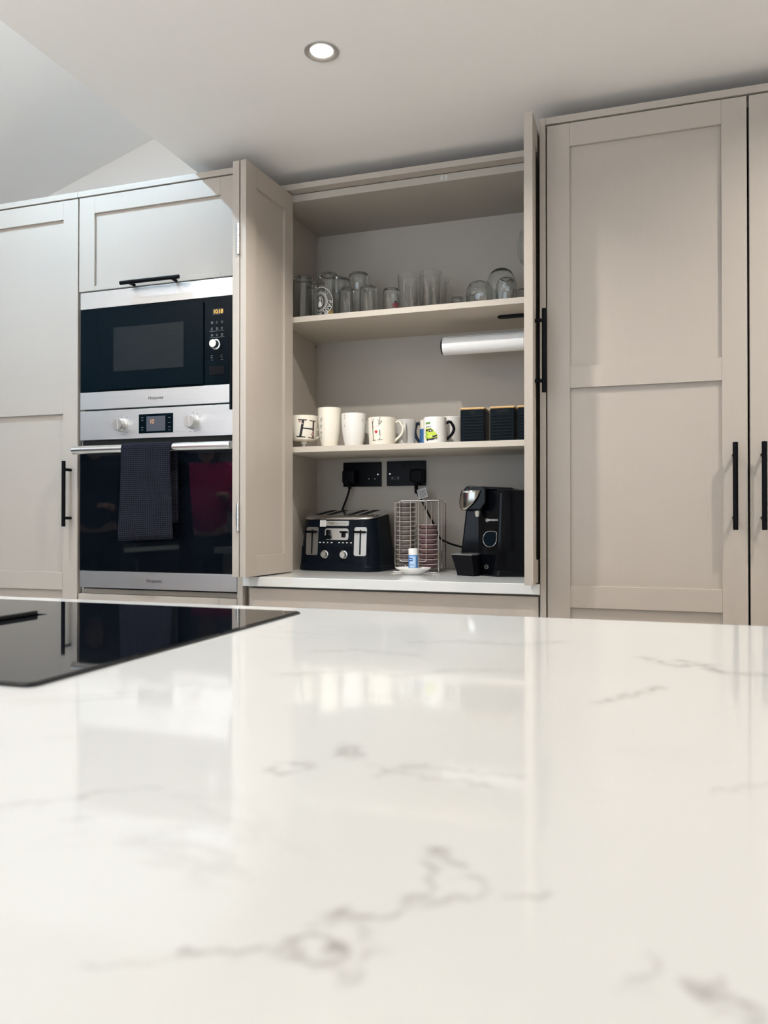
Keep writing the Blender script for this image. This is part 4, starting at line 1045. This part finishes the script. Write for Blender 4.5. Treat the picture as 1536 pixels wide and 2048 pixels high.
# ------------------------------------------------------------------ glasses on the upper shelf
ZS1 = .679
def shell(out, wall=.0022, base=.009, inverted=True):
    """out: outer profile from the rim (z=0) up to the closed end"""
    top = out[-1]
    inn = [(max(r-wall, .001), z) for r, z in out if z < top[1]-base]
    rl = rad_at(out, top[1]-base)-wall
    inn.append((max(rl, .001), top[1]-base-.0015)); inn.append((max(rl*.8, .001), top[1]-base))
    prof = [(out[0][0]-wall*.5, -.0)]+out+[(0, top[1])]+[(0, top[1]-base)]+inn[::-1]
    if not inverted: prof = [(r, top[1]-z) for r, z in prof]
    return prof
def glass_thing(name, label, X, Y, out, mat='glass', inverted=True, wall=.0022, base=.009, seg=56):
    t = thing(name, label, 'glass', (X, Y, ZS1+.0003), 0, 'glasses on the upper shelf')
    part('glass_body', B().lathe(shell(out, wall, base, inverted), seg=seg, close=True), M[mat], t, local=True, angle=50)
    return t
pint = [(.0400, .0), (.0405, .002), (.0375, .07), (.0350, .135), (.0345, .147), (.0325, .152)]
glass_thing('pint_glass', 'upturned pint glass at the left end of the upper shelf', -1.1185, 2.487, pint)
glass_thing('pint_glass', 'upturned pint glass in the corner behind the leftmost pint', -1.1195, 2.60, [(r, z*1.06) for r, z in pint])
em = [(.0340, .0), (.0345, .002), (.0372, .08), (.0365, .125), (.0345, .145), (.030, .152)]
t = glass_thing('beer_glass', 'upturned beer glass with a round white printed emblem', -1.0216, 2.477, em)
Wq = wrap(em, toward(-1.0216, 2.477)-.92, .0005); cz = .0515; b = B()
def ringd(r, w, a0=0, a1=360):
    stroke(b, Wq, [(r*math.cos(math.radians(a0+(a1-a0)*i/40)), cz+r*math.sin(math.radians(a0+(a1-a0)*i/40))) for i in range(41)], w)
ringd(.0490, .0016); ringd(.0305, .0016); ringd(.0265, .0010)
for i, ch in enumerate('PAULANER'):
    a = math.radians(-2-21*i); r_ = .0400
    b.mesh_text(ch, .0175, lambda u, v: Wq(r_*math.cos(a)+math.sin(a)*u+math.cos(a)*v, cz+r_*math.sin(a)-math.cos(a)*u+math.sin(a)*v))
stroke(b, Wq, [(.013*math.cos(q)+.001, cz-.001+.018*math.sin(q)) for q in [2*PI*i/24 for i in range(25)]], .0014)
fillpoly(b, Wq, [(-.008, cz-.016), (.008, cz-.016), (.009, cz-.004), (.002, cz+.004), (-.007, cz-.002)])
stroke(b, Wq, [(-.004, cz+.004), (.001, cz+.013), (.006, cz+.006), (.002, cz+.003)], .0022)
for q in (.4, .9, 1.4): ringd(.034, .0008, 20+q*40, 44+q*40)
b.mi = 1
for u in (.032, .036, .040, .044, .048): stroke(b, Wq, [(u, .003), (u, .017)], .0018)
stroke(b, Wq, [(.031, .0185), (.050, .021)], .0012)
part('emblem_print', b, [M['decal_white'], M['gold']], t, local=True, smooth=False)
curv = [(.0340, .0), (.0343, .002), (.0300, .05), (.0262, .085), (.0300, .115), (.0352, .140), (.0355, .155), (.0325, .166), (.026, .1695)]
glass_thing('curved_beer_glass', 'upturned waisted beer glass behind the emblem glass', -1.0230, 2.585, curv)
glass_thing('curved_beer_glass', 'upturned waisted beer glass, the tall one in the middle of the left group', -.9389, 2.553, curv)
tum = [(.0300, .0), (.0304, .002), (.0298, .05), (.0290, .080), (.0265, .092), (.020, .0965)]
glass_thing('tumbler', 'short upturned tumbler in front of the two waisted beer glasses', -.9495, 2.468, [(r*.94, z) for r, z in tum])
glass_thing('tumbler', 'short upturned tumbler to the right of the tall waisted glass', -.8739, 2.470, tum)
t = glass_thing('tumbler', 'smallest upturned tumbler with a maroon printed badge', -.7900, 2.459, [(r*.985, z*.80) for r, z in tum])
Wq = wrap([(r*.985, z*.80) for r, z in tum], toward(-.79, 2.459), .0005); b = B()
fillpoly(b, Wq, [(.004, .008), (.024, .008), (.024, .024), (.004, .022)]); b.mi = 1
stroke(b, Wq, [(.0065, .011), (.009, .014), (.012, .012), (.015, .0155), (.0185, .013), (.0215, .016)], .0011); stroke(b, Wq, [(.007, .0185), (.012, .0195)], .0010)
b.mi = 2; fillpoly(b, Wq, [(.014+.006*math.cos(a), .024+.006*math.sin(a)) for a in [PI*i/10 for i in range(11)]], .001)
part('badge_print', b, [M['maroon'], M['pinkink'], M['ink']], t, local=True, smooth=False)
upt = [(.0370, .0), (.0372, .002), (.0345, .06), (.0325, .115), (.0315, .134), (.029, .138)]
for X, Y, l, kz in ((-.7530, 2.532, 'clear upright highball tumbler, left of the two in front', 1.0), (-.7600, 2.632, 'clear upright highball tumbler behind the left one', 1.0), (-.6690, 2.502, 'clear upright highball tumbler, right of the two in front', .95), (-.6690, 2.605, 'clear upright highball tumbler behind the right one', .98)):
    t = thing('highball_tumbler', l, 'glass', (X, Y, ZS1+.0003), 0, 'glasses on the upper shelf')
    part('glass_body', B().lathe(shell([(r, z*kz) for r, z in upt], .0018, .006, False), seg=56, close=True), M['plastic_glass'], t, local=True, angle=50)
shot = [(.0225, .0), (.0228, .002), (.0205, .04), (.0190, .070), (.0165, .0745)]
glass_thing('shot_glass', 'small faint glass at the back, right of the highball tumblers', -.6060, 2.62, shot)
glass_thing('shot_glass', 'small faint glass at the back, left of the stemless wine glass', -.5550, 2.62, [(r*.98, z*1.12) for r, z in shot])
stl = [(.0340, .0), (.0346, .002), (.0405, .018), (.0432, .035), (.0405, .056), (.0320, .070), (.0200, .0755)]
glass_thing('stemless_glass', 'upturned stemless wine glass, leftmost of the rounded glasses', -.5005, 2.475, stl, wall=.0018, base=.005)
glass_thing('balloon_glass', 'large upturned balloon glass rising behind the other rounded glasses', -.4478, 2.578, [(.0360, .0), (.0366, .002), (.0450, .045), (.0495, .080), (.0460, .108), (.0350, .131), (.0240, .1405)], wall=.0018, base=.005)
glass_thing('stemless_glass', 'small upturned stemless glass in front of the balloon glass', -.4140, 2.473, [(r*.78, z*1.06) for r, z in stl], wall=.0018, base=.005)
glass_thing('stemless_glass', 'upturned stemless glass at the back right, by the stemmed glass', -.3880, 2.665, [(r*.80, z*1.25) for r, z in stl], wall=.0018, base=.005)
t = thing('wine_glass', 'tall stemmed wine glass standing upright beside the right door leaf', 'glass', (-.3465, 2.555, ZS1+.0003), 0, 'glasses on the upper shelf')
bowl = [(.0045, .128), (.018, .133), (.035, .150), (.0435, .175), (.0430, .21), (.0365, .250)]
prof = [(0, 0), (.034, 0), (.0345, .001), (.012, .0045), (.0042, .010), (.0036, .06), (.0042, .125)]+bowl+[(.0353, .2505)]+[(max(r-.0014, .001), z+.001) for r, z in bowl[::-1][1:]]+[(0, .1305)]
part('glass_body', B().lathe(prof, seg=56), M['glass'], t, local=True, angle=50)

# ------------------------------------------------------------------ far side of the room, seen only as reflections
t = thing('base_cabinet', 'dark base cabinet with a white top along the far left wall', 'cabinet', (-4.1, -.9, FLOOR))
part('carcass', B().box(-4.39, -3.82, -2.5, .7, FLOOR+.1, -.26), M['navycloth'], t)
part('plinth', B().box(-4.39, -3.88, -2.5, .7, FLOOR, FLOOR+.1), M['black'], t)
for i in range(4):
    y0 = -2.497+.8*i
    d = part('cabinet_door', B().box(-3.82, -3.80, y0, y0+.794, FLOOR+.11, -.265, .0015), M['navycloth'], t)
    part('handle', B().cyl((-3.775, y0+.06, -.52), (-3.775, y0+.06, -.32), .006, 12), M['satin'], d)
part('counter_top', B().box(-4.395, -3.78, -2.52, .72, -.2595, -.225, .002), M['quartz'], t)

def person(label, X, Y, rz, top, legs, hgt=1.0, arm=0):
    t = thing('person', label, 'person', (X, Y, FLOOR), rz)
    J = {'pel': (0, 0, .94, .115, .085), 'sp': (0, .005, 1.10, .115, .085), 'ch': (0, .0, 1.28, .135, .095), 'nk': (0, -.005, 1.43, .05, .05), 'hd': (0, .015, 1.52, .066, .078), 'hc': (0, .01, 1.585, .074, .088), 'ht': (0, .0, 1.645, .05, .062), 'no': (0, .098, 1.535, .012, .012)}
    Ed = [('pel', 'sp'), ('sp', 'ch'), ('ch', 'nk'), ('nk', 'hd'), ('hd', 'hc'), ('hc', 'ht'), ('hd', 'no')]
    for s, sg in (('l', -1), ('r', 1)):
        ex = .03 if (arm and sg > 0) else 0
        J.update({'sh'+s: (sg*.165, -.005, 1.375, .056, .056), 'el'+s: (sg*.225, -.03, 1.10+ex, .041, .041), 'wr'+s: (sg*.13, .19, 1.13+ex*3, .026, .022), 'pa'+s: (sg*.105, .255, 1.145+ex*3, .030, .016),
                  'hp'+s: (sg*.085, 0, .90, .085, .085), 'kn'+s: (sg*.095, .02, .50, .056, .058), 'an'+s: (sg*.1, -.02, .09, .037, .04), 'to'+s: (sg*.115, .13, .035, .035, .024), 'he'+s: (sg*.1, -.05, .035, .03, .026)})
        Ed += [('ch', 'sh'+s), ('sh'+s, 'el'+s), ('el'+s, 'wr'+s), ('wr'+s, 'pa'+s), ('pel', 'hp'+s), ('hp'+s, 'kn'+s), ('kn'+s, 'an'+s), ('an'+s, 'to'+s), ('an'+s, 'he'+s)]
        for i, (dx, l) in enumerate(((-.026, .062), (-.009, .075), (.009, .070), (.025, .055))):
            a, c = 'f%d%s' % (i, s), 'g%d%s' % (i, s)
            bx, by, bz = J['pa'+s][:3]
            J[a] = (bx+dx, by+l*.55, bz-.004, .0085, .0085); J[c] = (bx+dx*.9, by+l*.9, bz-.022, .0075, .0075); Ed += [('pa'+s, a), (a, c)]
        J['t'+s] = (J['wr'+s][0]-sg*.045, J['wr'+s][1]+.05, J['wr'+s][2]+.012, .009, .009); J['u'+s] = (J['t'+s][0]-sg*.004, J['t'+s][1]+.032, J['t'+s][2]-.004, .0085, .0085)
        Ed += [('wr'+s, 't'+s), ('t'+s, 'u'+s)]
    def skin(name, keys, grow, mat):
        ks = [k_ for k_ in J if keys is None or k_ in keys]; ix = {k_: i for i, k_ in enumerate(ks)}
        me = bpy.data.meshes.new(name)
        me.from_pydata([tuple(c*hgt for c in J[k_][:3]) for k_ in ks], [(ix[a], ix[c]) for a, c in Ed if a in ix and c in ix], [])
        o = bpy.data.objects.new(name, me); C.objects.link(o); o.parent = t; me.materials.append(mat)
        md = o.modifiers.new('skin', 'SKIN'); md.use_smooth_shade = True
        for i, k_ in enumerate(ks):
            v = me.skin_vertices[0].data[i]; v.radius = ((J[k_][3]+grow)*hgt, (J[k_][4]+grow)*hgt); v.use_root = (k_ == ('pel' if 'pel' in ix else ks[0]))
        o.modifiers.new('sub', 'SUBSURF').levels = 2; o.modifiers['sub'].render_levels = 2
        return o
    body = skin('body', None, 0, M['skin'])
    skin('jumper', ['sp', 'ch', 'pel', 'nk', 'shl', 'shr', 'ell', 'elr', 'wrl', 'wrr'], .03, top)
    skin('trousers', ['pel', 'hpl', 'hpr', 'knl', 'knr', 'anl', 'anr'], .022, legs)
    b = B().lathe([(0, 1.672), (.05, 1.665), (.082, 1.64), (.098, 1.59), (.100, 1.53), (.093, 1.46), (.085, 1.38), (.078, 1.38), (.08, 1.46), (.082, 1.53), (0, 1.60)], c=(0, -.02, 0), seg=28)
    for v in b.bm.verts:
        if v.co.y > .055: v.co.y = .055
    b.xform(Matrix.Scale(hgt, 4)); part('hair', b, M['hair'], t, local=True)
    for sg in (-1, 1):
        b = B(); bmesh.ops.create_uvsphere(b.bm, u_segments=12, v_segments=8, radius=.011); b.xform(Matrix.Translation((sg*.030, .080, 1.562))); b.xform(Matrix.Scale(hgt, 4)); part('eye', b, M['ink'], t, local=True)
    b = B(); b.tube([(-.022, .082, 1.498), (0, .092, 1.495), (.022, .082, 1.498)], [.003, .006, .003], 8); b.xform(Matrix.Scale(hgt, 4)); part('mouth', b, M['maroon'], t, local=True)
    return t
person('person in a magenta jumper and dark trousers standing by the island end, hands raised', -2.68, -.05, math.radians(-28), M['magenta'], M['navycloth'], .98, 1)
person('person in dark navy clothes standing further left behind the island', -3.45, .05, math.radians(-25), M['navycloth'], M['black'], 1.0)

# ------------------------------------------------------------------ camera
cam_d = bpy.data.cameras.new('camera'); cam = bpy.data.objects.new('camera', cam_d); C.objects.link(cam)
cam.location = (0, 0, 0)
cam.rotation_euler = (math.radians(90.484), 0, math.radians(18.354))
cam_d.sensor_width = 36; cam_d.sensor_fit = 'AUTO'; cam_d.lens = 36*1574.2/2048
cam_d.clip_start = .02
cam_d.dof.use_dof = True; cam_d.dof.focus_distance = 2.35; cam_d.dof.aperture_fstop = 7.3
scene.camera = cam

# lift everything so that the floor lies at z = 0
for o in bpy.data.objects:
    if o.parent is None: o.location.z += EYE

w = bpy.data.worlds.new('World'); scene.world = w; w.use_nodes = True
w.node_tree.nodes['Background'].inputs['Color'].default_value = (.74, .87, 1, 1)
w.node_tree.nodes['Background'].inputs['Strength'].default_value = 5
vs_ = scene.view_settings
scene.display_settings.display_device = 'sRGB'
vs_.view_transform = 'Standard'; vs_.look = 'None'; vs_.gamma = 1; vs_.use_curve_mapping = False
vs_.exposure = -0.33
